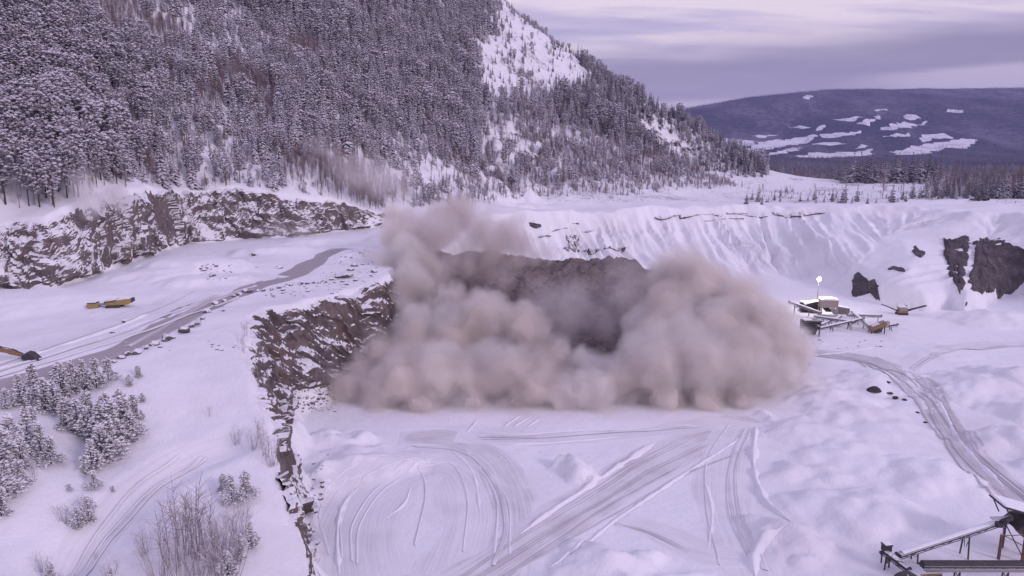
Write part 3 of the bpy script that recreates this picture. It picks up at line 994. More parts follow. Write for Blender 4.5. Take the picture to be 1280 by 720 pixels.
road('wheel_track', [(1170, 515), (1148, 478), (1140, 455), (1165, 440), (1220, 432), (1300, 428)], 6, M_TRACK2)
for a in ([(575, 738), (650, 690), (735, 638), (815, 590), (885, 556)], [(600, 742), (690, 680), (770, 628), (850, 584)], 
          [(1010, 441), (1070, 450), (1115, 466), (1150, 495), (1185, 545), (1230, 595), (1300, 655)], [(1095, 446), (1140, 468), (1165, 505), (1205, 555)],
           [(770, 655), (815, 668), (860, 690)], [(160, 433), (215, 402), (265, 375), (320, 357)]):
    road('wheel_rut', a, 1.1, M_RUT, nw=5, wob=.5)
for a, wd, h in (([(650, 668), (700, 632), (760, 592), (820, 553)], 1.0, .4), ([(424, 720), (421, 680), (426, 640), (445, 605)], .8, .3), ([(630, 545), (700, 540), (800, 537), (835, 535)], .6, .2),
                 ([(620, 556), (700, 553), (780, 546)], .6, .2), ([(945, 532), (942, 580), (955, 625), (988, 652)], 1.1, .5), ([(985, 655), (955, 672), (942, 700), (945, 725)], 1.2, .6),
                 ([(680, 718), (720, 685), (770, 650), (860, 590), (930, 545)], .7, .22), ([(1255, 610), (1200, 552), (1170, 500), (1120, 470)], .9, .3),
                 ([(580, 545), (600, 522)], .5, .2), ([(618, 541), (655, 517)], .5, .2), ([(630, 541), (668, 518)], .5, .2), ([(650, 541), (680, 520)], .5, .18),
                 ([(500, 600), (520, 580), (545, 570)], .5, .16), ([(560, 560), (590, 590), (600, 640)], .5, .16), ([(480, 650), (505, 630), (515, 605)], .5, .18),
                 ([(1010, 445), (1060, 440), (1110, 432)], .6, .2), ([(880, 600), (890, 640), (885, 690)], .5, .15)):
    windrow(a, wd, h)
# many fine wheel ruts: pairs of thin pale furrows curving over the floor
def ruts(px, n, spread, mat=M_RUT):
    g = np.random.default_rng(len(px) + n)
    for i in range(n):
        o_ = g.uniform(-1, 1) * spread
        road('wheel_rut', [(x + o_ * (1 + .4 * k) + g.uniform(-2, 2), y + o_ * .35 + g.uniform(-1.5, 1.5)) for k, (x, y) in enumerate(px)], .34, mat, nw=4, wob=.4)


ruts([(575, 735), (650, 688), (735, 636), (815, 588), (885, 554)], 7, 22)
ruts([(430, 700), (428, 650), (455, 605), (510, 575), (565, 580), (590, 620), (585, 690)], 4, 26, M_TRACK2)
ruts([(925, 535), (905, 580), (905, 640), (930, 710)], 7, 18, M_TRACK)
ruts([(520, 560), (580, 566), (625, 605), (640, 660), (625, 710)], 3, 9, M_TRACK)
ruts([(1010, 442), (1070, 450), (1115, 466), (1150, 495), (1185, 545), (1230, 595), (1300, 655)], 5, 12)
ruts([(-20, 470), (60, 446), (130, 422), (200, 396), (270, 368)], 6, 14, M_TRACK)
ruts([(75, 735), (115, 690), (152, 645), (192, 604), (240, 572)], 4, 7, M_TRACK)
ruts([(600, 548), (700, 546), (800, 540), (870, 534)], 4, 10, M_TRACK)
ruts([(1140, 462), (1175, 442), (1240, 436), (1290, 432)], 4, 8, M_TRACK)

# ------------------------------------------------------------------ boulders along the road edge and on the bench
BV = [stone(40 + i, (random.uniform(.9, 1.3), random.uniform(.7, 1.0), random.uniform(.6, .85)), 2) for i in range(6)]


def boulder(px, py, wpx, label, group=None, mat=None, i=0, cat='boulder', name='boulder', flat=1.0):
    q = H1(px, py)
    f = proj(*q)[2]
    s = wpx * f / FPX / 2 * 1.3
    o = link(name, BV[i % 6], None)
    if not BV[i % 6].materials:
        BV[i % 6].materials.append(M_BOULDER)
    if mat is not None:
        o.data = BV[i % 6].copy(); o.data.materials.clear(); o.data.materials.append(mat)
    o.location = (q[0], q[1], q[2] + s * .28 * flat)
    o.scale = (s, s, s * flat)
    o.rotation_euler = (0, 0, i * 1.7)
    return tag(o, label, cat, group)


G = 'boulders set along the edge of the haul road'
BL = [(152, 448, 8), (160, 444, 9), (171, 442, 12), (183, 436, 8), (193, 431, 11), (207, 425, 13), (216, 423, 7), (229, 416, 15), (239, 409, 10), (246, 406, 7), (254, 399, 6), (259, 391, 9),
      (266, 384, 6), (270, 381, 9), (281, 377, 7), (279, 389, 5), (292, 371, 7), (299, 369, 6), (307, 365, 8), (313, 366, 8), (322, 364, 5), (329, 364, 6), (340, 362, 5), (349, 360, 6),
      (364, 357, 5), (376, 355, 6), (384, 355, 6), (392, 354, 5), (399, 354, 4), (408, 353, 4), (142, 453, 7), (131, 458, 7), (120, 464, 6)]
big = sorted(BL, key=lambda b: -b[2])
for i, (x, y, wpx) in enumerate(BL):
    if wpx >= 13:
        lab = 'largest snow-capped dark boulder in the roadside row' if wpx == 15 else 'broad dark boulder just left of the largest roadside boulder'
    elif x < 190:
        lab = 'snow-capped boulder at the lower near end of the roadside row beside the pines'
    elif x < 290:
        lab = 'snow-capped boulder in the middle of the roadside row above the snowy slope'
    else:
        lab = 'small snow-capped boulder in the far upper part of the roadside row above the pit cliff'
    boulder(x, y, wpx, lab, G, i=i)
for i, (x, y, wpx, lab) in enumerate(((318, 319, 9, 'black angular boulder alone on the upper bench left of the dust'), (349, 335, 8, 'flat dark boulder lying right beside the far road bend'),
                                      (265, 345, 9, 'pair-lying dark stone below the snow bank of the upper bench'), (255, 338, 6, 'small dark stone beside the snow bank of the upper bench'),
                                      (270, 333, 5, 'tiny dark stone highest beside the snow bank'), (430, 346, 22, 'wide low dark rock on the promontory above the pit cliff'),
                                      (438, 338, 10, 'low grey rock near the end of the road on the promontory'), (445, 351, 6, 'small stone on the snowy tip of the promontory'),
                                      (157, 403, 9, 'thin dark stone in the wheel tracks below the yellow machine'), (144, 416, 12, 'low dark stone in the snow beside the haul road'),
                                      (468, 340, 8, 'dark stone at the edge of the promontory beside the dust'), (320, 334, 4, 'small lone stone between road and rock wall'))):
    boulder(x, y, wpx, lab, None, i=i + 3, flat=.5 if wpx > 9 else .8)
# the round snowy block at the foot of the near cliff, and the dark gravel heap
boulder(387, 662, 8, 'round snow-covered block alone at the foot of the near cliff', None, i=2)
q = H1(1093, 487)
gb = MB()
n_ = 14
vs_ = [(0, 0, 1.25), ] + [(2.3 * math.cos(a) * k, 1.9 * math.sin(a) * k, z + .15 * math.sin(5 * a)) for k, z in ((.35, .95), (.7, .45), (1.0, -.2)) for a in [2 * math.pi * i / n_ for i in range(n_)]]
fs = [(0, 1 + i, 1 + (i + 1) % n_) for i in range(n_)] + [(1 + r * n_ + i, 1 + (r + 1) * n_ + i, 1 + (r + 1) * n_ + (i + 1) % n_, 1 + r * n_ + (i + 1) % n_) for r in (0, 1) for i in range(n_)]
gb.raw(vs_, fs, True)
gh = gb.build('gravel_heap', M_GRAVEL); gh.location = (q[0], q[1], q[2] - .1); gh.scale = (.75, .75, .75)
tag(gh, 'dark bare gravel heap on the snow beside the curved haul road', 'gravel heap')
for i, (x, y, wpx) in enumerate(((1112, 492, 7), (1120, 498, 8), (1131, 500, 6), (1147, 516, 5), (1156, 528, 5), (1110, 478, 5))):
    boulder(x, y, wpx, 'dark clod in the broken row along the edge of the curved haul road', 'dark clods along the curved haul road', M_GRAVEL, i=i, flat=.5, cat='clod', name='clod')
sp = []
for x0, y0, x1, y1, n in ((410, 312, 472, 335, 60), (330, 352, 430, 372, 60), (150, 425, 300, 440, 20), (345, 480, 420, 515, 260), (250, 330, 290, 350, 40), (400, 340, 470, 356, 70), (390, 560, 410, 640, 25), (1010, 425, 1110, 440, 30)):
    px, py = rng.uniform(x0, x1, n), rng.uniform(y0, y1, n)
    for q in hit(px, py):
        sp.append((q[0], q[1], q[2] + .02, .12 + rng.exponential(.18)))
tag(stones_joined('scree_stones', sp, M_BOULDER), 'loose small stones in the snow below the cliff', kind='stuff')

# ------------------------------------------------------------------ trees
def clump_mesh(cl):
    """cl: rows of origin(3), outward axis(3), length, half width, up thickness, down thickness -> faceted leaf clumps"""
    cl = np.asarray(cl, float)
    o, d = cl[:, :3], cl[:, 3:6]
    d = d / np.linalg.norm(d, axis=1)[:, None]
    L, wd, tu, td = (cl[:, k][:, None] for k in (6, 7, 8, 9))
    up = np.array([0, 0, 1.0])
    s = np.cross(d, up); s /= np.linalg.norm(s, axis=1)[:, None] + 1e-6
    n = np.cross(s, d)
    j = lambda a: 1 + a * (rng.random((len(cl), 1)) - .5)
    V = np.stack([o, o + d * L * .55 * j(.4) + s * wd * j(.5), o + d * L * j(.2), o + d * L * .55 * j(.4) - s * wd * j(.5), o + d * L * .5 * j(.4) + n * tu * j(.6), o + d * L * .55 - n * td], 1)
    F = np.array([(0, 4, 1), (1, 4, 2), (2, 4, 3), (3, 4, 0), (0, 1, 5), (1, 2, 5), (2, 3, 5), (3, 0, 5)])
    F = F[:, ::-1]
    f = (np.arange(len(cl))[:, None, None] * 6 + F[None]).reshape(-1, 3)
    return V.reshape(-1, 3), f


def spruce_crown(h, r, seed, levels=15, lean=0.0):
    g = np.random.default_rng(seed)
    cl = []
    for i in range(levels):
        k = i / (levels - 1)
        z = h * (.08 + .90 * k)
        rr = r * (1 - k) ** .85 * g.uniform(.8, 1.15) + .12
        nb = max(3, int(round(6.5 - 3.2 * k)))
        a0 = g.uniform(0, 6.28)
        for b in range(nb):
            if g.random() < .08:
                continue
            a = a0 + 6.283 * b / nb + g.uniform(-.35, .35)
            L = rr * g.uniform(.75, 1.2)
            dz = -.35 - .25 * (1 - k) + g.uniform(-.2, .2)
            cl.append((0, 0, z + g.uniform(-.2, .2), math.cos(a), math.sin(a), dz, L * 1.15, L * .34, .10 * L + .10, .20 * L + .08))
    cl.append((0, 0, h * .93, 0.02, 0, 1, h * .09, .16, .1, .1))
    return clump_mesh(cl)


def pine_crown(h, r, seed, n=70, low=.35, size=1.0):
    g = np.random.default_rng(seed)
    cl = []
    for i in range(n):
        k = g.random() ** .8
        z = h * (low + (1 - low) * k)
        env = r * (math.sin(math.pi * min(1, .22 + .78 * (1 - k) ** .9)) ** .6) if k < .97 else .3
        a = g.uniform(0, 6.28); q = env * math.sqrt(g.uniform(.05, 1))
        L = size * g.uniform(.7, 1.4)
        x, y = q * math.cos(a), q * math.sin(a)
        cl.append((x - .4 * L * math.cos(a), y - .4 * L * math.sin(a), z, math.cos(a), math.sin(a), g.uniform(-.3, .8), L, L * g.uniform(.32, .5), L * .38, L * .32))
    return clump_mesh(cl)


def bushy_pine(h, r, seed, n=330):
    """young pine: whorls of short upswept twigs, heavy with snow"""
    g = np.random.default_rng(seed)
    cl = []
    for i in range(n):
        k = g.random() ** 1.25
        z = h * (.05 + .93 * k)
        env = r * (1 - k) ** .65 * (0.8 + .35 * math.sin(7 * k + seed))
        a = g.uniform(0, 6.28); q = env * g.uniform(.35, 1.0) ** .6
        L = g.uniform(.32, .72) * (.6 + .4 * h / 5)
        cl.append((q * math.cos(a) - .3 * L * math.cos(a), q * math.sin(a) - .3 * L * math.sin(a), z + .12 * q, math.cos(a), math.sin(a), g.uniform(-.25, .9), L, L * .30, L * .26, L * .20))
    return clump_mesh(cl)


def stick_mesh(segs):
    """thin three sided sticks: rows of a(3), b(3), radius a, radius b"""
    sg = np.asarray(segs, float)
    a, b = sg[:, :3], sg[:, 3:6]
    d = b - a; d /= np.linalg.norm(d, axis=1)[:, None] + 1e-9
    s = np.cross(d, np.array([.31, .52, .79])); s /= np.linalg.norm(s, axis=1)[:, None] + 1e-9
    n = np.cross(d, s)
    V = []
    for p_, r_ in ((a, sg[:, 6:7]), (b, sg[:, 7:8])):
        for q in range(3):
            an = 2 * math.pi * q / 3
            V.append(p_ + (s * math.cos(an) + n * math.sin(an)) * r_)
    V = np.stack(V, 1)
    F = np.array([(0, 1, 4, 3), (1, 2, 5, 4), (2, 0, 3, 5)])
    f = (np.arange(len(sg))[:, None, None] * 6 + F[None]).reshape(-1, 4)
    return V.reshape(-1, 3), f


def trunk_mesh(h, r, seed, stubs=6):
    g = np.random.default_rng(seed)
    segs = []
    b = np.array([0, 0, -.6])
    n = 5
    for i in range(n):
        c = np.array([g.uniform(-.06, .06) * h / 10, g.uniform(-.06, .06) * h / 10, h * (i + 1) / n * .95])
        segs.append((*b, *c, r * (1 - i / n) + .02, r * (1 - (i + 1) / n) + .02)); b = c
    for i in range(stubs):
        z = h * g.uniform(.18, .8); a = g.uniform(0, 6.28); L = g.uniform(.6, 1.4) * h / 12
        segs.append((0, 0, z, L * math.cos(a), L * math.sin(a), z + L * g.uniform(-.2, .4), r * .3, .015))
    return stick_mesh(segs)


def bare_crown(h, r, seed, n=46, thick=.05, spread=.5, low=.25):
    """leafless: limbs and twigs"""
    g = np.random.default_rng(seed)
    segs = []
    for i in range(n):
        z0 = h * (low + (1 - low) * g.random() * .75)
        a = g.uniform(0, 6.28); L = h * g.uniform(.14, .34)
        o = np.array([0, 0, z0]); d = np.array([math.cos(a) * spread, math.sin(a) * spread, g.uniform(.6, 1.1)]); d /= np.linalg.norm(d)
        m_ = o + d * L * .55; e = m_ + (d + np.array([0, 0, .35])) * L * .45
        segs.append((*o, *m_, thick * .7, thick * .45)); segs.append((*m_, *e, thick * .45, thick * .15))
        for _ in range(3):
            k = g.uniform(.2, 1); s_ = o + (m_ - o) * k
            t_ = s_ + (d + g.normal(0, .55, 3)) * L * .42
            segs.append((*s_, *t_, thick * .33, thick * .12))
    return stick_mesh(segs)


def bush_stems(h, seed, n=26, spread=.45, thick=.022, twigs=3):
    """many stems from the ground"""
    g = np.random.default_rng(seed)
    st, tw = [], []
    for i in range(n):
        a = g.uniform(0, 6.28); R0 = g.uniform(0, .14) * h
        o = np.array([R0 * math.cos(a), R0 * math.sin(a), -.2])
        a2 = a + g.uniform(-.6, .6); hh = h * g.uniform(.55, 1.0)
        e = o + np.array([math.cos(a2) * spread * hh * g.uniform(.2, 1), math.sin(a2) * spread * hh * g.uniform(.2, 1), hh])
        m_ = o + (e - o) * .5 + g.normal(0, .03 * h, 3)
        st.append((*o, *m_, thick, thick * .7)); st.append((*m_, *e, thick * .7, thick * .2))
        for _ in range(twigs):
            k = g.uniform(.1, 1); s_ = m_ + (e - m_) * k
            tw.append((*s_, *(s_ + np.array([g.normal(0, .13), g.normal(0, .13), g.uniform(.08, .22)]) * h), thick * .5, thick * .15))
    return stick_mesh(st), stick_mesh(tw)


def vm(name, vf, mat, smooth=False):
    me = mesh_np(name, vf[0], vf[1], smooth)
    me.materials.append(mat)
    return me


# kinds: list of (trunk mesh, crown mesh) of nominal height 12 m
H0 = 12.0
KIND = {
    'spruce': [(vm('trunk', trunk_mesh(H0, .16, 10 + i, 0), M_BARK), vm('crown', spruce_crown(H0, 1.75 + .25 * (i % 3), 20 + i, 15 + i % 3), M_SPRUCE)) for i in range(6)],
    'darkspruce': [(vm('trunk', trunk_mesh(H0, .16, 15 + i, 0), M_BARK), vm('crown', spruce_crown(H0, 1.6 + .3 * (i % 3), 30 + i, 14), M_DARKSPRUCE)) for i in range(4)],
    'pine': [(vm('trunk', trunk_mesh(H0, .19, 40 + i, 8), M_BARK), vm('crown', pine_crown(H0, 2.0 + .3 * (i % 3), 50 + i, 120, .26 + .07 * (i % 3)), M_PINE)) for i in range(6)],
    'birch': [(vm('trunk', trunk_mesh(H0 * .9, .10, 60 + i, 0), M_BARK), vm('crown', bare_crown(H0, 2.0, 70 + i, 60, .055, .5, .22), (M_TWIG if i < 3 else M_TWIGGREY))) for i in range(5)],
}
NAME = {'spruce': 'spruce_tree', 'darkspruce': 'spruce_tree', 'pine': 'pine_tree', 'birch': 'birch_tree'}


def plant(kind, x, y, z, h, label, group, var, rz, wide=1.0, parts=True):
    tr, cr = KIND[kind][var % len(KIND[kind])]
    o = empty(NAME[kind], (x, y, z), label, 'tree', group, rz)
    s = h / H0
    o.scale = (s * wide, s * wide, s)
    for nm, me in (('trunk', tr), ('crown', cr)):
        c = bpy.data.objects.new(nm, me); COL.objects.link(c); c.parent = o
    return o


def poly_in(px, py, poly):
    return inside(px, py, ipoly(poly, True))


# candidate spots on the mountain side
def jitter(x0, x1, y0, y1, s):
    X, Y = np.meshgrid(np.arange(x0, x1, s), np.arange(y0, y1, s))
    X = X + (np.arange(X.shape[0])[:, None] % 2) * s / 2
    return (X + rng.uniform(-.42, .42, X.shape) * s).ravel(), (Y + rng.uniform(-.42, .42, Y.shape) * s).ravel()


fx, fy = jitter(-330, 330, 165, 690, 3.05)
fz = ZQ(fx, fy)
px, py, pf = proj(fx, fy, fz)
m_in = inside(fx, fy, UT)
dT_, _ = pdist(fx, fy, UT)
elev_ok = (fz > 27.5) | ((px > 440) & (px < 960) & (py < 252))
keep = m_in & (dT_ > 1.5) & (px > -80) & (px < 960) & (py < 262) & (py > -60) & elev_ok
keep &= ~((px > 560) & (fz < 26.5))
p_keep = np.full(fx.shape, .97)
clear = fbm(fx / 24, fy / 24, o=3, k=300)
p_keep *= np.where(clear > .55, .75, 1)
knoll = [(592, 52), (622, 42), (612, 0), (640, -20), (690, 40), (724, 75), (730, 98), (712, 118), (690, 128), (655, 118), (645, 128), (622, 132), (600, 112), (604, 85)]
lowknoll = [(600, 170), (640, 160), (660, 190), (650, 240), (615, 245), (605, 210)]
streak = [(800, 150), (825, 160), (862, 185), (870, 205), (835, 200), (800, 172)]
rimzone = [(560, 235), (640, 240), (930, 215), (950, 262), (560, 270)]
p_keep = np.where(poly_in(px + 22 * fbm(fx / 14, fy / 14, o=3, k=301), py + 14 * fbm(fx / 12, fy / 12, o=2, k=302), knoll), .12 + .5 * (fbm(fx / 16, fy / 16, o=3, k=303) > .25), p_keep)
p_keep = np.where(poly_in(px, py, lowknoll), .5, p_keep)
p_keep = np.where(poly_in(px, py, streak), .12, p_keep)
p_keep = np.where((px > 625) & (py > 120) & ~poly_in(px, py, streak), np.minimum(p_keep, .92), p_keep)
p_keep = np.where((px > 560) & (py > 205) & (px < 760), np.minimum(p_keep, .85), p_keep)
p_keep = np.where(poly_in(px, py, rimzone), np.minimum(p_keep, .60), p_keep)
p_keep = np.where((px < 620) & (dT_ < 13), p_keep * .98, p_keep)
keep &= rng.random(fx.shape) < p_keep
fx, fy, fz, px, py, pf, dT_k = (a[keep] for a in (fx, fy, fz, px, py, pf, dT_))
nT = len(fx)
zn = fbm(fx / 38, fy / 38, o=3, k=310)
# brown bare birch stands inside the spruce: as in the photograph
birchy = np.zeros(nT, bool)
BIRCH_STANDS = ((205, 52, 32, 22), (150, 30, 28, 26), (330, 135, 16, 28), (300, 110, 22, 20), (265, 130, 18, 14), (420, 235, 34, 26), (240, 195, 14, 14), (385, 215, 30, 18), (120, 5, 25, 14), (455, 255, 25, 16), (380, 70, 25, 12))
for cx_, cy__, rx, ry in BIRCH_STANDS:
    birchy |= ((px - cx_) / rx) ** 2 + ((py - cy__) / ry) ** 2 < 1
kind = np.full(nT, 'spruce', dtype=object)
rr_ = rng.random(nT)
pineside = sstep(260, 90, px + 60 * zn)
kind[rr_ < .12 + .8 * pineside] = 'pine'
kind[(rr_ > .93)] = 'birch'
kind[birchy & (rng.random(nT) < .93)] = 'birch'
kind[(px < 620) & (dT_k < 14) & (rng.random(nT) < .15)] = 'birch'
kind[(px > 380) & (px < 600) & (py > 200) & (rng.random(nT) < .6)] = 'birch'
ridge_side = (px > 690) & (py < 150 + (px - 690) * .35)
kind[ridge_side & (kind == 'spruce') & (rng.random(nT) < .7)] = 'darkspruce'
lowright = (px > 600) & (py > 140) & ~ridge_side
kind[lowright & (rng.random(nT) < .48)] = 'birch'
ht = 10.5 + 3.2 * zn + rng.uniform(-2.5, 3.5, nT)
ht = np.where(kind == 'pine', ht * 1.05, ht)
ht = np.where(kind == 'birch', ht * .72, ht)
ht = np.where(poly_in(px, py, knoll) | poly_in(px, py, streak), ht * .50, ht)
ht = np.where(lowright, ht * .80, ht)
ht = np.where(poly_in(px, py, rimzone), ht * .62, ht)
ht = np.where((px < 620) & (dT_k < 14) & (kind != 'pine'), ht * rng.uniform(.5, 1.0, nT), ht)
ht = np.clip(ht, 2.5, 18)


def place_words(x, y, d):
    """where a tree of the mountain stands, by things one can find in the picture"""
    if y > 200 and x >= 600:
        b = ('behind the left part of the snowy pit crest' if x < 700 else 'behind the middle of the snowy pit crest' if x < 800 else 'behind the pit crest where the mountain ends')
        return b + (', front line' if y > 232 else ', further back')
    if d < 9 and x < 600:
        return ('at the brink above the left end of the rock wall' if x < 100 else 'at the brink above the dust puff on the rock wall' if x < 175 else 'at the brink above the yellow machine' if x < 260 else
                'at the brink above the middle of the rock wall' if x < 350 else 'at the brink above the right end of the rock wall' if x < 450 else 'at the slope foot behind the dust plume')
    if x < 580:
        c = ('at the left edge of the photo' if x < 50 else 'above the left end of the rock wall' if x < 110 else 'above the dust puff' if x < 170 else 'left of the upper brown birch stand' if x < 230 and y < 80 else
             'right of the dust puff' if x < 230 else 'left of the tall brown birch stand' if x < 300 else 'around the tall brown birch stand' if x < 355 else 'right of the tall brown birch stand' if x < 420 else
             'above the faint dust haze' if x < 490 else 'left of the snowy knoll')
        return c + (', front rows' if d < 28 else ', lower slope' if d < 55 else ', halfway up' if d < 90 else ', high up')
    if x < 740 and y < 130:
        return 'on the bare snowy knoll, ' + ('its left side' if x < 620 else 'its middle' if x < 680 else 'its right side')
    if x > 690 and y < 150 + (x - 690) * .35:
        return 'on the right ridge against the sky, ' + ('upper part' if x < 770 else 'middle part' if x < 850 else 'lower end')
    return 'on the open lower right flank' + (' left of the crags' if x < 640 else ' above the crags' if x < 740 else ' right of the crags' if x < 820 else ' near the snow streak')


KW = {'spruce': 'snowy spruce', 'darkspruce': 'dark spruce', 'pine': 'frosted pine', 'birch': 'bare birch'}
size = ht / pf
vis = (px > -5) & (px < 1285) & (py - size * FPX < 300) & (py > -3)
single = np.zeros(nT, bool)
for kk in ('spruce', 'pine', 'birch', 'darkspruce'):
    cand = np.where(vis & (kind == kk))[0]
    n_ = {'spruce': 135, 'darkspruce': 36, 'pine': 225, 'birch': 200}[kk]
    # the largest in the picture, some of every zone
    s_ = cand[np.argsort(-size[cand])][:n_]
    single[s_] = True
for i in np.where(single)[0]:
    wz = place_words(px[i], py[i], dT_k[i])
    wid = rng.uniform(.82, 1.22)
    tall = 'tallest ' if ht[i] > 15 else 'tall ' if ht[i] > 12.5 else 'middling ' if ht[i] > 9 else 'short ' if ht[i] > 6 else 'tiny '
    girth = 'slim ' if wid < .95 else 'full ' if wid > 1.1 else ''
    plant(kind[i], fx[i], fy[i], fz[i] - .2, ht[i], f'{tall}{girth}{KW[kind[i]]} {wz}', f'{KW[kind[i]]} trees {wz}', i, rng.uniform(0, 6.28), wid)


# brush and saplings under and before the trees
ex_, ey_ = jitter(-330, 330, 165, 690, 2.3)
ez_ = ZQ(ex_, ey_)
e1_, e2_, ef_ = proj(ex_, ey_, ez_)
ed_, _ = pdist(ex_, ey_, UT)
ek = inside(ex_, ey_, UT) & (ed_ > .8) & (e1_ > -40) & (e1_ < 950) & (e2_ > 120) & (e2_ < 258) & ((ez_ > 27) | ((e1_ > 600) & (e2_ < 250)))
ek &= ((e1_ < 610) & (ed_ < 30)) | ((e1_ >= 560) & (e2_ > 175))
ek &= ~poly_in(e1_, e2_, streak) & ~((e1_ > 600) & (ez_ < 26.5)) & (rng.random(len(ex_)) < np.where(fbm(ex_ / 9, ey_ / 9, o=2, k=320) > -.25, .62, .15))
est = np.zeros(len(ex_), bool)
for cx_, cy__, rx, ry in BIRCH_STANDS:
    est |= ((e1_ - cx_) / rx) ** 2 + ((e2_ - cy__) / ry) ** 2 < 1
est &= inside(ex_, ey_, UT) & (rng.random(len(ex_)) < .75)
ek |= est
ex_, ey_, ez_, e1_, est = (a[ek] for a in (ex_, ey_, ez_, e1_, est))
ekind = np.where(est | (rng.random(len(ex_)) < .55), 'birch', np.where(rng.random(len(ex_)) < .6, 'spruce', 'pine')).astype(object)
eht = rng.uniform(1.3, 4.2, len(ex_)) * np.where(ekind == 'birch', 1.25, .9)
eht = np.where(est, rng.uniform(4, 8.5, len(ex_)), eht)
# low brush over the clearing behind the pit
cx2, cy2 = jitter(100, 330, 345, 548, 4.5)
cz2 = ZQ(cx2, cy2)
c1_, c2_, _ = proj(cx2, cy2, cz2)
ck = (c1_ > 925) & (c1_ < 1300) & (c2_ < 254) & (rng.random(len(cx2)) < np.where(fbm(cx2 / 18, cy2 / 18, o=2, k=325) > 0, .55, .12))
ex_, ey_, ez_ = np.concatenate([ex_, cx2[ck]]), np.concatenate([ey_, cy2[ck]]), np.concatenate([ez_, cz2[ck]])
ekind = np.concatenate([ekind, np.where(rng.random(ck.sum()) < .7, 'birch', 'darkspruce').astype(object)])
eht = np.concatenate([eht, .8 + rng.exponential(1.1, ck.sum())])


def forest(name, X, Y, Zz, Hh, kinds, label, vmap):
    """the rest of the trees as one object: points that carry joined tree meshes"""
    pcol = bpy.data.collections.new(name + '_trees')
    order = sorted(vmap)
    idx = {}
    n = 0
    for k in order:
        idx[k] = []
        for tr, cr in vmap[k]:
            mj = bpy.data.meshes.new(k)
            bm = bmesh.new(); bm.from_mesh(tr); nf = len(bm.faces); bm.from_mesh(cr)
            bm.faces.ensure_lookup_table()
            for j, f in enumerate(bm.faces):
                f.material_index = 0 if j < nf else 1
            bm.to_mesh(mj); bm.free()
            mj.materials.append(tr.materials[0]); mj.materials.append(cr.materials[0])
            o = bpy.data.objects.new('tree_%03d' % n, mj)
            pcol.objects.link(o); idx[k].append(n); n += 1
    me = bpy.data.meshes.new(name)
    me.vertices.add(len(X)); me.vertices.foreach_set('co', np.stack([X, Y, Zz], -1).astype(np.float32).ravel())
    vi = np.array([idx[k][int(rng.integers(len(idx[k])))] for k in kinds], np.int32)
    a = me.attributes.new('var', 'INT', 'POINT'); a.data.foreach_set('value', vi)
    a = me.attributes.new('hs', 'FLOAT', 'POINT'); a.data.foreach_set('value', (np.asarray(Hh) / H0).astype(np.float32))
    a = me.attributes.new('rot', 'FLOAT', 'POINT'); a.data.foreach_set('value', rng.uniform(0, 6.28, len(X)).astype(np.float32))
    o = link(name, me)
    ng = bpy.data.node_groups.new(name, 'GeometryNodeTree')
    ng.interface.new_socket('Geometry', in_out='INPUT', socket_type='NodeSocketGeometry')
    ng.interface.new_socket('Geometry', in_out='OUTPUT', socket_type='NodeSocketGeometry')
    N = ng.nodes; L = ng.links
    gi, go = N.new('NodeGroupInput'), N.new('NodeGroupOutput')
    ci = N.new('GeometryNodeCollectionInfo'); ci.inputs[0].default_value = pcol
    ci.inputs['Separate Children'].default_value = True; ci.inputs['Reset Children'].default_value = True
    ip = N.new('GeometryNodeInstanceOnPoints'); ip.inputs['Pick Instance'].default_value = True

    def attr(nm, typ):
        q_ = N.new('GeometryNodeInputNamedAttribute'); q_.data_type = typ; q_.inputs[0].default_value = nm
        return q_.outputs[0]
    cb = N.new('ShaderNodeCombineXYZ'); L.new(attr('rot', 'FLOAT'), cb.inputs[2])
    er = N.new('FunctionNodeEulerToRotation'); L.new(cb.outputs[0], er.inputs[0])
    L.new(gi.outputs[0], ip.inputs['Points']); L.new(ci.outputs[0], ip.inputs['Instance'])
    L.new(attr('var', 'INT'), ip.inputs['Instance Index']); L.new(er.outputs[0], ip.inputs['Rotation']); L.new(attr('hs', 'FLOAT'), ip.inputs['Scale'])
    L.new(ip.outputs[0], go.inputs[0])
    md = o.modifiers.new('trees', 'NODES'); md.node_group = ng
    return tag(o, label, kind='stuff')


r_ = ~single
forest('forest', np.concatenate([fx[r_], ex_]), np.concatenate([fy[r_], ey_]), np.concatenate([fz[r_] - .2, ez_ - .1]), np.concatenate([ht[r_], eht]), np.concatenate([kind[r_], ekind]), 'dense snow-dusted forest over the mountainside', KIND)

# ---- trees of the plateau behind the pit: a dark row, small firs on the clearing, a wood at right
def place_px(X, Y):
    return hit(X, Y)


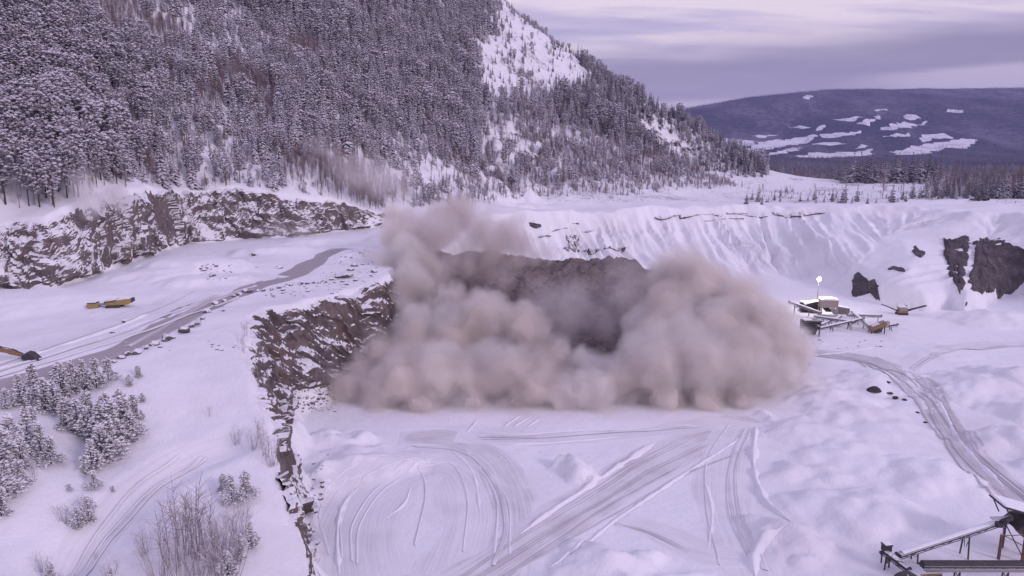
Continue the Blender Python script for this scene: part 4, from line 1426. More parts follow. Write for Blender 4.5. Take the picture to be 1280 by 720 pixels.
DR = 'dark spruces in the row behind the clearing'
xs = np.concatenate([np.linspace(1040, 1168, 36), np.linspace(1050, 1165, 12)]) + rng.uniform(-1.5, 1.5, 48)
for i, x in enumerate(xs):
    D = rng.uniform(545, 590)
    X = (x - 640) * D / FPX * 1.0
    z = float(ZQ(np.array(X), np.array(D)))
    h = rng.uniform(15, 24) * (.75 if x < 1060 else 1)
    plant('darkspruce', X, D, z - .3, h, ('tall ' if h > 20 else '') + ('dark spruce at the left end of the row behind the clearing' if x < 1075 else 'dark spruce in the middle of the row behind the clearing' if x < 1130 else
          'dark spruce at the right end of the row behind the clearing'), DR, i, i * 2.1, 1.3)
sp = []
for a in ((948, 252, 22), (952, 256, 12), (968, 250, 12), (983, 240, 10), (990, 240, 8), (1018, 250, 16), (1020, 254, 10), (1040, 252, 18), (1056, 253, 30), (1053, 254, 20), (1071, 252, 22), (1084, 255, 13),
          (1103, 248, 40), (1115, 253, 26), (1128, 250, 18), (1132, 252, 12), (1140, 248, 26), (1150, 248, 16), (1157, 247, 22), (933, 255, 16), (940, 250, 14), (960, 253, 9), (1000, 252, 12), (1010, 251, 9),
          (1030, 253, 9), (1065, 254, 10), (1095, 254, 9), (1122, 252, 9), (975, 252, 10), (1047, 254, 9)):
    q = H1(a[0], a[1]); f = proj(*q)[2]
    plant('birch' if a[2] == 40 else ('darkspruce' if a[2] > 11 else 'spruce'), q[0], q[1], q[2] - .2, a[2] * f / FPX, ('thin bare birch' if a[2] == 40 else 'small dark fir' if a[2] < 14 else 'slender young spruce') +
          (' at the left part of the clearing behind the pit' if a[0] < 1000 else ' on the clearing behind the middle of the pit crest' if a[0] < 1090 else ' on the right part of the clearing behind the pit'),
          'young trees on the clearing behind the pit', int(a[0]), a[0], 1.5 if a[2] < 30 else 1.0)
wx_, wy_ = jitter(200, 420, 352, 545, 4.2)
wz_ = ZQ(wx_, wy_)
qx, qy, qf = proj(wx_, wy_, wz_)
k = (qx > 1165 + 12 * fbm(wy_ / 30, wx_ / 30, o=2, k=330) + np.clip(15 - (qy - 215), -30, 30) * .6) & (qx < 1330) & (qy < 249)
wx_, wy_, wz_, qx, qy, qf = (a[k] for a in (wx_, wy_, wz_, qx, qy, qf))
wk = np.where(rng.random(len(wx_)) < .62, 'darkspruce', np.where(rng.random(len(wx_)) < .5, 'spruce', 'birch')).astype(object)
wh = np.clip(7.5 + 4 * fbm(wx_ / 25, wy_ / 25, o=2, k=335) + rng.uniform(-2, 3, len(wx_)) + np.clip((qx - 1200) / 30, 0, 3), 4, 15)
o_ = np.argsort(-(wh / qf) * (qx < 1285))[:52]
sg = np.zeros(len(wx_), bool); sg[o_] = True
for i in o_:
    wd_ = {'darkspruce': 'dark spruce', 'spruce': 'snowy spruce', 'birch': 'bare birch'}[wk[i]]
    plant(wk[i], wx_[i], wy_[i], wz_[i] - .2, wh[i], ('tall ' if wh[i] > 11 else 'short ' if wh[i] < 7 else '') + wd_ + (', front edge' if qy[i] > 238 else ', second row' if qy[i] > 228 else ', deep inside') + (', left tip' if qx[i] < 1205 else ', middle' if qx[i] < 1245 else ', right end' if qx[i] < 1266 else ', photo edge') + ' of the wood beside the clearing', 'trees of the wood right of the clearing', i, i * 1.3, 1.2)
# far woods: plateau edge, valley floor and the hill beyond
vx, vy = jitter(120, 1500, 560, 2100, 11.0)
vz = np.where(vy > 900, zfar(vx, vy), ZQ(vx, vy))
qx2, qy2, _ = proj(vx, vy, vz)
k = (qx2 > 900) & (qx2 < 1330) & ((vy > 640) | (qx2 > 1150)) & (rng.random(len(vx)) < np.where(vy < 800, 1, .8))
ux, uy = jitter(500, 4800, 2100, 6600, 24.0)
uz = zfar(ux, uy)
qx3, qy3, _ = proj(ux, uy, uz)
kx_ = fbm(ux / 300, uy / 300, o=3, k=340)
k3 = (qx3 > 820) & (qx3 < 1330) & (kx_ > -.35) & (rng.random(len(ux)) < .8)
VX, VY, VZ = np.concatenate([wx_[~sg], vx[k]]), np.concatenate([wy_[~sg], vy[k]]), np.concatenate([wz_[~sg], vz[k]])
VH = np.concatenate([wh[~sg], rng.uniform(9, 17, k.sum())])
VK = np.concatenate([wk[~sg], np.where(rng.random(k.sum()) < .85, 'darkspruce', 'birch').astype(object)])
LOWT = [(vm('trunk', trunk_mesh(H0, .2, 90 + i, 0), M_BARK), vm('crown', spruce_crown(H0, 2.4, 95 + i, 6), M_FARSPRUCE)) for i in range(3)]

FIELD_PX = [[(893, 178), (905, 173), (930, 176), (950, 178), (925, 183), (900, 183)],
            [(912, 188), (935, 182), (970, 176), (1010, 168), (1022, 170), (1012, 176), (985, 183), (950, 190), (925, 191)],
            [(950, 195), (985, 186), (1000, 184), (1000, 188), (975, 193)], [(985, 197), (1010, 192), (1040, 191), (1095, 187), (1090, 195), (1020, 198)],
            [(1026, 172), (1050, 167), (1078, 164), (1075, 167), (1040, 173)], [(1070, 156), (1088, 149), (1100, 145), (1101, 149), (1082, 156)], [(1096, 164), (1125, 152), (1162, 152), (1150, 157), (1115, 163)],
            [(1116, 191), (1150, 180), (1195, 174), (1226, 177), (1215, 184), (1180, 187), (1140, 194), (1118, 194)], [(1148, 177), (1152, 170), (1180, 168), (1185, 172), (1165, 176)],
            [(1182, 140), (1195, 138), (1206, 138), (1202, 141), (1188, 142)], [(1092, 138), (1105, 135), (1108, 137), (1098, 140)], [(1020, 164), (1030, 157), (1036, 157), (1028, 163)],
            [(1125, 147), (1140, 143), (1148, 146), (1135, 150)], [(1065, 185), (1075, 180), (1082, 182), (1076, 186)], [(1003, 122), (1010, 119), (1016, 121), (1012, 125), (1006, 124)]]
FIELD_PX += [[(1040, 150), (1062, 147), (1085, 148), (1060, 152)], [(985, 160), (1000, 158), (1012, 159), (998, 163)], [(1100, 171), (1122, 168), (1140, 168), (1120, 172)],
             [(1012, 181), (1030, 178), (1055, 178), (1035, 182)], [(960, 182), (975, 179), (990, 179), (978, 183)], [(940, 172), (958, 168), (975, 168), (955, 173)]]
fieldmask = np.zeros(len(ux), bool)
for pl in FIELD_PX:
    fieldmask |= poly_in(qx3, qy3, pl)
k3 &= ~(fieldmask & (fbm(ux / 70, uy / 160, o=2, k=342) < .02))
forest('far_forest', np.concatenate([VX, ux[k3]]), np.concatenate([VY, uy[k3]]), np.concatenate([VZ, uz[k3]]) - .3, np.concatenate([VH, rng.uniform(11, 20, k3.sum())]),
       np.concatenate([VK, np.full(k3.sum(), 'lowspruce', dtype=object)]), 'dark spruce forest over the valley and the far hills', dict(KIND, lowspruce=LOWT))
# snowy fields cut out of the far forest
for pl in FIELD_PX:
    w2 = hit(*np.array(pl, float).T, ymin=1500)[:, :2]
    cl_ = np.vstack([w2, w2[:1]])
    s_ = polyat(cl_, np.linspace(0, 1, max(12, int(np.linalg.norm(np.diff(cl_, axis=0), axis=1).sum() / 22)))[:-1])
    s_ = s_ + np.stack([16 * fbm(s_[:, 0] / 45, s_[:, 1] / 45, o=3, k=350), 38 * fbm(s_[:, 0] / 45, s_[:, 1] / 45, o=3, k=355)], -1)
    bm = bmesh.new()
    f = bm.faces.new([bm.verts.new((x, y, 0)) for x, y in s_])
    bmesh.ops.triangulate(bm, faces=[f])
    for _ in range(3):
        bmesh.ops.subdivide_edges(bm, edges=[e for e in bm.edges if e.calc_length() > 40], cuts=1)
    bmesh.ops.triangulate(bm, faces=bm.faces)
    co = np.array([v.co for v in bm.verts])
    zz = zfar(co[:, 0], co[:, 1])
    for v, z in zip(bm.verts, zz):
        v.co.z = z + 2.5
    bmesh.ops.recalc_face_normals(bm, faces=bm.faces)
    if sum(f.normal.z for f in bm.faces) < 0:
        bmesh.ops.reverse_faces(bm, faces=bm.faces)
    me = bpy.data.meshes.new('snow_field'); bm.to_mesh(me); bm.free()
    tag(link('snow_field', me, M_FIELD), kind='structure')

# ------------------------------------------------------------------ young pines and bare bushes on the near left bench
NP_ = [(vm('trunk', trunk_mesh(5, .09, 200 + i, 4), M_BARK), vm('crown', bushy_pine(5, 1.6 + .2 * (i % 3), 210 + i, 380), M_NEARPINE)) for i in range(6)]


def near_pine(x, y, hp, label, group, i, wide=1.0):
    q = H1(x, y); f = proj(*q)[2]
    h = hp * f / FPX * .86
    tr, cr = NP_[i % 6]
    o = empty('pine_tree', (q[0], q[1], q[2] - .1), label, 'tree', group, i * 1.9)
    s = h / 5
    o.scale = (s * wide, s * wide, s)
    for nm, me in (('trunk', tr), ('crown', cr)):
        c = bpy.data.objects.new(nm, me); COL.objects.link(c); c.parent = o


g_ = 'snow-laden young pines on the left bench'
ROW = [(8, 511, 32), (26, 506, 46), (44, 500, 54), (62, 507, 42), (57, 513, 50), (78, 498, 56), (92, 492, 50), (106, 488, 46), (121, 484, 44), (136, 476, 36), (70, 516, 46), (40, 512, 34)]
CLU = [(84, 535, 48), (98, 540, 52), (112, 548, 50), (126, 556, 62), (142, 560, 72), (156, 548, 66), (168, 528, 44), (152, 525, 48), (128, 580, 62), (116, 590, 50), (140, 575, 60), (110, 525, 46), (135, 535, 55), (164, 552, 48)]
LEF = [(36, 556, 58), (52, 570, 50), (64, 580, 44), (42, 540, 40), (4, 590, 72), (16, 575, 70), (-8, 625, 76), (10, 622, 58), (26, 608, 44), (2, 645, 50), (28, 585, 50)]
for nm_, lst in (('roadside row at left', ROW), ('middle clump', CLU), ('left edge group', LEF)):
    by = sorted(range(len(lst)), key=lambda k: lst[k][0])
    for i, (x, y, hp) in enumerate(lst):
        k = by.index(i) + 1
        wh_ = ['leftmost', 'second from left', 'third from left', 'fourth from left', 'fifth from left', 'sixth from left'] + ['seventh from left'] * 20
        wr_ = ['rightmost', 'second from right', 'third from right', 'fourth from right', 'fifth from right', 'sixth from right'] + ['seventh from right'] * 20
        w_ = wh_[k - 1] if k <= (len(lst) + 1) // 2 else wr_[len(lst) - k]
        si = 'tall' if hp > 58 else 'broad' if hp > 45 else 'small'
        near_pine(x, y, hp, f'{si} snow-laden young pine, {w_} in the {nm_}', g_, i + len(nm_), 1.05)
for i, (x, y, hp, lab) in enumerate(((173, 471, 18, 'low snowy pine at the upper right end of the left clump'), (162, 482, 18, 'small round snowy pine just above the middle clump'), (178, 502, 14, 'tiny snowy pine right of the middle clump'),
                                     (177, 523, 14, 'tiny snowy pine on the right fringe of the middle clump'), (118, 610, 28, 'small pine alone below the middle clump'), (87, 613, 12, 'single tiny spruce-like sapling in open snow'),
                                     (141, 614, 10, 'tiny pine sapling beside the snowy track'), (112, 652, 42, 'snowy pine beside a bare bush in the lower left'), (98, 660, 34, 'low snowy pine left of its taller neighbour in the lower left'),
                                     (64, 508, 14, 'tiny pine between the row and the left group'), (290, 628, 44, 'round snowy pine left of the cliff edge above the thicket'), (308, 622, 42, 'snowy pine nearest the cliff edge above the thicket'),
                                     (280, 612, 26, 'small snowy pine at the top of the thicket'), (300, 700, 44, 'snowy pine inside the bare thicket'), (285, 722, 44, 'snowy pine at the bottom of the bare thicket'),
                                     (314, 684, 40, 'snowy pine on the right side of the bare thicket'), (140, 735, 34, 'snowy pine at the lower edge of the picture beside the track'), (64, 728, 34, 'snowy pine by the bare bush at the lower left edge'))):
    near_pine(x, y, hp, lab, g_, i, 1.25 if hp < 30 else 1.1)

BU = []
for i in range(5):
    a, b = bush_stems(4.0, 400 + i, 20 if i < 3 else 7, .42 if i < 3 else .13, .020 if i < 3 else .028, 6 if i < 3 else 12)
    BU.append((vm('stems', a, M_TWIGGREY), vm('twigs', b, M_TWIGGREY)))


def bush(x, y, hp, label, i, thin=False, group='bare frosted bushes on the left bench'):
    q = H1(x, y); f = proj(*q)[2]
    s = hp * f / FPX * 1.1 / 4.0
    o = empty('bare_bush', (q[0], q[1], q[2] - .05), label, 'bush', group, i * 1.1)
    o.scale = (s, s, s)
    a, b = BU[3 + i % 2] if thin else BU[i % 3]
    for nm, me in (('stems', a), ('twigs', b)):
        c = bpy.data.objects.new(nm, me); COL.objects.link(c); c.parent = o


for i, (x, y, hp, th, lab) in enumerate(((80, 652, 30, 0, 'bare frosted bush left of a snowy pine in the lower left'), (108, 640, 26, 0, 'bare bush behind a snowy pine in the lower left'),
        (183, 690, 38, 0, 'round bare bush alone beside the snowy track'), (55, 718, 32, 0, 'round bare bush at the lower left edge'), (215, 708, 90, 1, 'tall thin sapling at the left side of the thicket'),
        (226, 692, 84, 1, 'tall thin sapling in the upper left of the thicket'), (240, 700, 92, 1, 'tall thin sapling in the middle of the thicket'), (256, 690, 86, 1, 'tall sapling with bare twigs in the middle of the thicket'),
        (270, 705, 78, 0, 'dense bare bush in the middle of the thicket'), (284, 690, 66, 0, 'dense bare bush in the upper right of the thicket'), (300, 676, 56, 0, 'bare bush at the right edge of the thicket'),
        (246, 726, 80, 0, 'dense bare bush at the bottom of the thicket'), (268, 738, 80, 1, 'thin sapling at the bottom of the thicket'), (228, 732, 70, 0, 'bare bush at the bottom left of the thicket'),
        (292, 715, 70, 0, 'dense bare bush at the lower right of the thicket'), (200, 722, 60, 0, 'low bare bush at the lower left of the thicket'), (296, 556, 24, 0, 'low bare bush at the end of the snowy track'),
        (318, 562, 28, 0, 'bare bush on the cliff edge at the end of the track'), (332, 572, 36, 1, 'thin bare sapling leaning over the cliff edge'), (340, 582, 40, 0, 'bare bush on the cliff edge, nearest the pit'),
        (326, 548, 30, 1, 'thin bare sapling behind the bushes on the cliff edge'), (262, 520, 14, 1, 'tiny bare twig bush in the open snow slope'), (306, 420, 20, 1, 'thin bare bush beside the left end of the pit cliff'),
        (303, 440, 22, 1, 'thin bare bush left of the pit cliff, lower one'), (248, 408, 14, 0, 'low bare bush beside the roadside boulders'), (140, 730, 36, 0, 'bare bush at the lower edge beside the track'),
        (44, 596, 24, 1, 'thin bare bush beside the left group of pines'), (120, 700, 12, 1, 'tiny bare twig in the snow left of the track'))):
    bush(x, y, hp, lab, i, bool(th))

# ------------------------------------------------------------------ machines
def V3(a):
    return Vector([float(k) for k in a])


def gz(x, y):
    return float(ZQ(np.array(float(x)), np.array(float(y))))


def conveyor(A, B, width, label, legs=(), depth=.55, snow=True, truss=True, mat=None, group=None, cover=False, name='conveyor'):
    """belt conveyor from its tail A to its head B (world), on trestle legs"""
    mat = mat or M_STEEL
    A, B = V3(A), V3(B)
    root = empty(name, (A.x, A.y, gz(A.x, A.y)), label, 'conveyor', group)
    O = root.location
    a, b = A - O, B - O
    d = (b - a).normalized()
    sd = d.cross(Vector((0, 0, 1))).normalized()
    up = sd.cross(d)
    L = (b - a).length
    fr = MB()
    for s in (-1, 1):
        fr.bar(a + sd * s * width / 2, b + sd * s * width / 2, .14, .22)
        if truss:
            fr.bar(a + sd * s * width / 2 - up * depth, b + sd * s * width / 2 - up * depth, .09)
            n = max(2, int(L / 1.3))
            for i in range(n):
                p = a + d * L * i / n; q = a + d * L * (i + 1) / n
                fr.bar(p + sd * s * width / 2 - up * (depth if i % 2 else 0), q + sd * s * width / 2 - up * (0 if i % 2 else depth), .06)
    n = max(2, int(L / 2))
    for i in range(n + 1):
        p = a + d * L * i / n - up * .05
        fr.bar(p - sd * width / 2, p + sd * width / 2, .08)
    fr.build('frame', mat, root)
    be = MB(); be.bar(a + up * .16, b + up * .16, width * .86, .05)
    be.bar(a - up * .22, b - up * .22, width * .8, .04)
    be.build('belt', M_RUBBER, root)
    for p in (a, b):
        dr = MB(); dr.tube([p - sd * width * .5, p + sd * width * .5], .24, 10); dr.build('drum', M_STEELBARE, root)
    if cover:
        cv_ = MB()
        pr_ = [(math.cos(t_) * width * .58, math.sin(t_) * width * .42) for t_ in np.linspace(0, math.pi, 7)]
        vs_ = [p + sd * x + up * (z + .25) for p in (a, b) for x, z in pr_]
        cv_.raw(vs_, [(i, i + 1, 8 + i, 7 + i) for i in range(6)] + [(0, 6, 5, 4, 3, 2, 1)] + [(7, 8, 9, 10, 11, 12, 13)])
        cv_.build('belt_cover', M_STEELBARE, root)
    if snow:
        sn = MB()
        k = max(4, int(L / 1.5))
        vs_ = []
        for i in range(k + 1):
            p = a + d * (L * (.03 + .94 * i / k))
            hh = .16 + .10 * float(vnoise(np.array(i * .9), np.array(L)))
            for x, z in ((-.46, 0), (-.28, .8), (0, 1), (.28, .8), (.46, 0)):
                vs_.append(p + sd * x * width * .95 + up * ((.62 if cover else .19) + z * hh))
        sn.raw(vs_, [(i * 5 + j, i * 5 + j + 1, (i + 1) * 5 + j + 1, (i + 1) * 5 + j) for i in range(k) for j in range(4)], True)
        sn.build('snow_cover', M_CLEAN, root)
    for t_, splay in legs:
        p = a + d * L * t_ - up * (depth if truss else .1)
        g = gz(p.x + O.x, p.y + O.y) - O.z - .2
        for s in (-1, 1):
            lg = MB()
            f = Vector((p.x, p.y, g)) + sd * s * (width / 2 + splay)
            lg.bar(p + sd * s * width / 2, f, .15)
            lg.bar(p + sd * s * width / 2 - up * .3, (f + (p - sd * s * width / 2)) * .5, .07)
            lg.build('leg', mat, root)
    return root


# ---- crushing plant on the pit floor, right of the dust
def Q(px, py, z, dy=0.0):
    """point over the pit floor: floor point under a pixel raised by z (pixel given for the ground contact)"""
    q = H1(px, py)
    return Vector((q[0], q[1] + dy, q[2] + z))


# crusher house: a hopper on legs
c0 = H1(1034, 394) + np.array([0, 0, .9])
crz = R(-8)
root = empty('crusher_house', tuple(c0), 'beige crusher house on legs with a bright snowy roof below the lit lamp', 'crusher', None, crz)
hm = MB(); hm.box((0, 0, 3.25), (5.2, 3.6, 2.1)); hm.box((0, 0, 2.1), (5.4, 3.8, .25)); hm.build('hopper_wall', M_BEIGE, root, .03)
rb = MB()
for i in range(7):
    rb.box((-2.4 + .8 * i, -1.86, 3.25), (.12, .12, 2.0))
rb.build('wall_ribs', M_BEIGE, root)
rf = MB(); rf.prism([(-2.8, 4.3), (2.8, 4.3), (2.8, 4.55), (1.2, 4.85), (-1.4, 4.8), (-2.8, 4.5)], -2.0, 2.0); rf.build('snow_roof', M_CLEAN, root, .08)
for x in (-2.4, 2.4):
    for y in (-1.6, 1.6):
        lg = MB(); lg.box((x, y, .5), (.36, .36, 3.4)); lg.build('leg', M_BEIGE, root)
jw = MB(); jw.prism([(-1.9, 2.0), (1.9, 2.0), (.8, .5), (-.8, .5)], -1.3, 1.3); jw.build('crusher_body', M_STEEL, root)
ch = MB(); ch.prism([(-.2, 1.9), (1.4, 2.0), (2.6, .2), (1.3, 0)], -2.6, -1.4); ch.build('chute', M_GREYSTEEL, root)
# feed ramp: dark sloped wall behind left
c1 = H1(1016, 391)
root = empty('feed_ramp', tuple(c1), 'dark ribbed ramp wall sloping up left behind the crusher house', 'ramp', None, R(-12))
rw = MB(); rw.prism([(-3.6, -.3), (2.2, -.3), (2.2, 3.6), (1.0, 3.8), (-2.6, 2.6), (-3.6, 1.2)], 0, 3.6); rw.build('wall', M_STEEL, root)
rb = MB()
for i in range(6):
    rb.box((-2.6 + .85 * i, -.1, 1.2), (.16, .16, 2.6))
rb.build('wall_ribs', M_STEELBARE, root)
# control cabin
c1 = H1(1005, 385)
root = empty('control_cabin', tuple(c1), 'small dark control cabin with snow on its roof left of the ramp', 'cabin', None, R(-10))
cb = MB(); cb.box((0, 0, 1.0), (2.6, 2.0, 2.1)); cb.build('wall', M_STEEL, root, .03)
cr_ = MB(); cr_.box((0, 0, 2.22), (3.0, 2.4, .34)); cr_.build('snow_roof', M_CLEAN, root, .1)
wn = MB(); wn.box((-.2, -1.02, 1.3), (1.1, .06, .7)); wn.build('window', M_GLASS, root)
dr = MB(); dr.box((.9, -1.02, .9), (.6, .06, 1.6)); dr = dr.build('door', M_GREYSTEEL, root)
hn = MB(); hn.box((.7, -1.07, .95), (.05, .06, .2)); hn.build('handle', M_STEELBARE, dr)
# steel container to the right of the crusher
c1 = H1(1053, 392)
root = empty('container', tuple(c1), 'dark grey steel container leaning against the right side of the crusher house', 'container', None, R(-14))
cb = MB(); cb.prism([(-1.9, -.1), (1.9, -.1), (1.9, 2.0), (-1.9, 2.6)], -1.1, 1.1); cb.build('body', M_GREYSTEEL, root)
rb = MB()
for i in range(8):
    rb.box((-1.7 + .48 * i, -1.13, 1.0), (.1, .07, 1.9))
rb.build('side_ribs', M_STEEL, root)
dr = MB(); dr.box((1.93, 0, .95), (.06, 1.9, 1.8)); dr.build('door', M_STEEL, root)
# light mast
c1 = H1(1022, 389)
mt_ = c1 + np.array([0, 1.0, 0])
mtop = PD(1022.5, 350, mt_[1])
root = empty('light_mast', tuple(mt_), 'tall thin mast with a lit floodlight above the crusher house', 'lamp')
hM = float(mtop[2] - mt_[2])
pl = MB(); pl.tube([(0, 0, -.2), (0, 0, hM * .55), (0, 0, hM)], [.10, .075, .05], 7); pl.build('pole', M_STEELBARE, root)
ar = MB(); ar.bar((-.55, 0, hM - .1), (.55, 0, hM - .1), .08); ar.bar((0, 0, hM - .8), (.5, 0, hM - .12), .05); ar.build('crossarm', M_STEELBARE, root)
hd = MB(); hd.box((0, .28, hM + .35), (1.2, .35, 1.0)); hd = hd.build('lamp_housing', M_STEELBARE, root, .04)
bm = bmesh.new(); bmesh.ops.create_uvsphere(bm, u_segments=14, v_segments=9, radius=.70)
me = bpy.data.meshes.new('lamp_lens'); bm.to_mesh(me); bm.free()
lens = link('lamp_lens', me, M_LAMP, hd); lens.location = (0, -.22, hM + .35); lens.scale = (1, .55, 1)
pl_ = bpy.data.lights.new('floodlight', 'POINT'); pl_.energy = 4200; pl_.color = (1, .88, .76); pl_.shadow_soft_size = .6
lo = bpy.data.objects.new('floodlight', pl_); COL.objects.link(lo); lo.parent = root; lo.location = (0, -1.4, hM + .2)

# conveyors round it
GC = 'conveyors of the crushing plant'
conveyor(Q(1026, 397, 1.6), Q(985, 392, 4.0), 1.0, 'pale stacking conveyor rising to the far left of the plant, towards the dust', [(.35, .3), (.8, .5)], group=GC, mat=M_GREYSTEEL)
conveyor(Q(1018, 404, 2.2), Q(1068, 412, 2.4), 1.1, 'long pale conveyor across the front of the crushing plant', [(.2, .3), (.55, .3), (.85, .3)], group=GC, mat=M_GREYSTEEL)
conveyor(Q(1092, 415, .8), Q(1064, 404, 3.6), 1.0, 'steep conveyor with snowy belt leading down right to the screen', [(.35, .3), (.8, .4)], group=GC)
conveyor(Q(1058, 402, 2.2), Q(1101, 405, 2.6), .9, 'level conveyor behind the screen at the right of the plant', [(.15, .2), (.5, .2), (.9, .2)], group=GC, mat=M_GREYSTEEL)
conveyor(Q(1100, 413, 1.2), Q(1121, 413, 1.9), .8, 'short dark conveyor sticking out right from the screen', [(.6, .2)], group=GC, snow=False)
conveyor(Q(1022, 416, 1.3), Q(1078, 410, 3.0), .8, 'thin conveyor low in front of the dark screening unit', [(.3, .2), (.7, .3)], group=GC)
conveyor(Q(1025, 410, 1.0), Q(1050, 404, 2.2), .8, 'short conveyor between the screening unit and the crusher house', [(.5, .2)], group=GC)
# dark screening unit, left front
c1 = H1(1012, 420)
root = empty('screening_unit', tuple(c1), 'dark boxy screening unit with grating decks at the left front of the plant', 'screen', None, R(4))
bd = MB(); bd.box((0, 0, 4.6), (5.0, 2.8, .25)); bd.box((0, 0, 2.9), (4.8, 2.6, .2)); bd.box((0, 1.3, 3.4), (5.0, .15, 2.8)); bd.box((-2.45, 0, 3.5), (.15, 2.7, 2.6)); bd.box((2.3, 0, 3.9), (.15, 2.7, 1.2)); bd.build('body', M_STEELBARE, root)
gr = MB()
for i in range(11):
    gr.box((-2.2 + .44 * i, -1.38, 3.7), (.09, .09, 1.7))
for i in range(3):
    gr.box((0, -1.44, 3.0 + .7 * i), (4.9, .1, .1))
gr.build('grating', M_STEEL, root)
hp_ = MB(); hp_.prism([(-2.1, 2.8), (2.1, 2.8), (.9, .6), (-1.1, .6)], -1.1, 1.1); hp_.build('hopper', M_STEELBARE, root)
sn = MB(); sn.box((-.9, .2, 4.80), (2.6, 1.9, .2)); sn.build('snow_cover', M_CLEAN, root, .07)
for x in (-2.2, 2.2):
    for y in (-1.1, 1.1):
        lg = MB(); lg.box((x, y, 1.35), (.26, .26, 3.2)); lg.build('leg', M_STEELBARE, root)
# brown vibrating screen, right
c1 = H1(1096, 416)
root = empty('vibrating_screen', tuple(c1), 'tilted brownish vibrating screen at the right end of the plant', 'screen', None, R(-6))
bd = MB(); bd.box((0, 0, 2.1), (4.6, 2.2, 1.1), ry=R(-24)); bd.build('screen_box', M_OCHRE, root, .04)
dk = MB()
for i in range(4):
    dk.box((-.2, -.75 + .5 * i, 2.75), (4.2, .12, .16), ry=R(-24))
dk.build('deck_bars', M_GREYSTEEL, root)
fl_ = MB(); fl_.prism([(1.5, 3.0), (3.1, 3.5), (2.7, 2.2), (1.7, 1.9)], -.9, .9); fl_.build('feed_box', M_BEIGE, root)
us = MB(); us.prism([(-1.8, 1.2), (1.4, 1.7), (.6, .3), (-.8, .2)], -.9, .9); us.build('under_hopper', M_STEEL, root)
for x, h in ((-1.9, 1.3), (1.7, 2.4)):
    for y in (-1.0, 1.0):
        lg = MB(); lg.bar((x, y, -.2), (x * .95, y, h), .22); lg.build('leg', M_STEEL, root)
sn = MB(); sn.box((-.7, 0, 2.48), (2.2, 1.8, .22), ry=R(-24)); sn.build('snow_cover', M_CLEAN, root, .08)
# small mobile screen with two wings further right
c1 = H1(1127, 393)
root = empty('mobile_screener', tuple(c1), 'small mobile screener with two conveyor wings spread out, alone right of the plant', 'screener', None, 0)
bd = MB(); bd.prism([(-1.4, .5), (1.4, .5), (1.6, 1.5), (-1.6, 1.5)], -1.0, 1.0); bd.build('chassis', M_OCHRE, root, .04)
hp_ = MB(); hp_.prism([(-1.0, 1.5), (1.0, 1.5), (1.35, 2.5), (-1.35, 2.5)], -1.0, 1.0); hp_ = hp_.build('hopper', M_GREYSTEEL, root)
sn = MB(); sn.prism([(-1.3, 2.52), (1.3, 2.52), (.7, 3.0), (-.4, 3.1)], -.95, .95); sn.build('snow_cover', M_CLEAN, hp_, .1)
for s in (-1, 1):
    tk = MB(); tk.prism([(-1.5, .0), (1.5, .0), (1.7, .35), (1.5, .7), (-1.5, .7), (-1.7, .35)], s * .9 - .22, s * .9 + .22); tk.build('track', M_STEELBARE, root, .04)
for s, l in ((-1, 5.6), (1, 6.2)):
    wg = MB(); a_, b_ = Vector((s * 1.3, -.1, 1.2)), Vector((s * (1.3 + l), -.3, 2.9 if s > 0 else 3.3))
    wg.bar(a_, b_, .75, .14); wg.bar(a_ + Vector((0, -.38, .1)), b_ + Vector((0, -.38, .1)), .08, .25); wg.bar(a_ + Vector((0, .38, .1)), b_ + Vector((0, .38, .1)), .08, .25)
    wg.bar(Vector((s * 1.2, 0, .7)), a_ + (b_ - a_) * .55, .10)
    wg.build('conveyor_wing', M_STEELBARE, root)
en = MB(); en.box((.9, .1, 2.75), (.9, .9, .5)); en.build('engine_cover', M_STEELBARE, root, .04)

# ---- excavator at the left edge of the picture, only its boom and bucket reach into it
b0 = H1(44, 450)
ex = H1(-42, 453)
dirx = Vector((b0[0] - ex[0], b0[1] - ex[1], 0)); Lx = dirx.length
rz = math.atan2(dirx.y, dirx.x)
root = empty('excavator', tuple(ex), 'ochre excavator at the left edge resting its boom and dark bucket on the snow', 'excavator', None, rz)
s_ = Lx / 10.0
def px2(x, z):
    return (x * s_, z)
for s in (-1, 1):
    tk = MB(); tk.prism([(-2.2, .1), (-1.9, 0), (1.9, 0), (2.2, .1), (2.3, .5), (2.0, .95), (-2.0, .95), (-2.3, .5)], s * 1.2 - .3, s * 1.2 + .3); tk.build('track', M_STEELBARE, root, .04)
hs = MB(); hs.prism([(-2.6, 1.1), (1.6, 1.1), (1.6, 2.0), (-.4, 2.2), (-2.6, 2.2)], -1.3, 1.3); hs.build('upper_body', M_OCHRE, root, .06)
cb = MB(); cb.prism([(.1, 1.4), (1.7, 1.4), (1.5, 2.9), (.3, 2.9)], .35, 1.28); cb = cb.build('cab', M_OCHRE, root, .05)
gl = MB(); gl.prism([(.35, 2.0), (1.45, 2.0), (1.35, 2.75), (.45, 2.75)], 1.285, 1.31); gl.prism([(1.66, 1.9), (1.72, 1.9), (1.58, 2.75), (1.52, 2.75)], .45, 1.2); gl.build('cab_window', M_GLASS, cb)
sn = MB(); sn.prism([(-2.5, 2.21), (-.5, 2.21), (-.7, 2.4), (-2.3, 2.42)], -1.2, 1.2); sn.build('snow_cover', M_CLEAN, root, .06)
bo = MB(); bo.prism([px2(1.2, 1.5), px2(1.7, 1.25), px2(4.2, 1.75), px2(6.3, 1.35), px2(6.6, 1.75), px2(4.6, 2.45), px2(3.9, 2.45)], -.28, .28); bo.build('boom', M_OCHRE, root, .04)
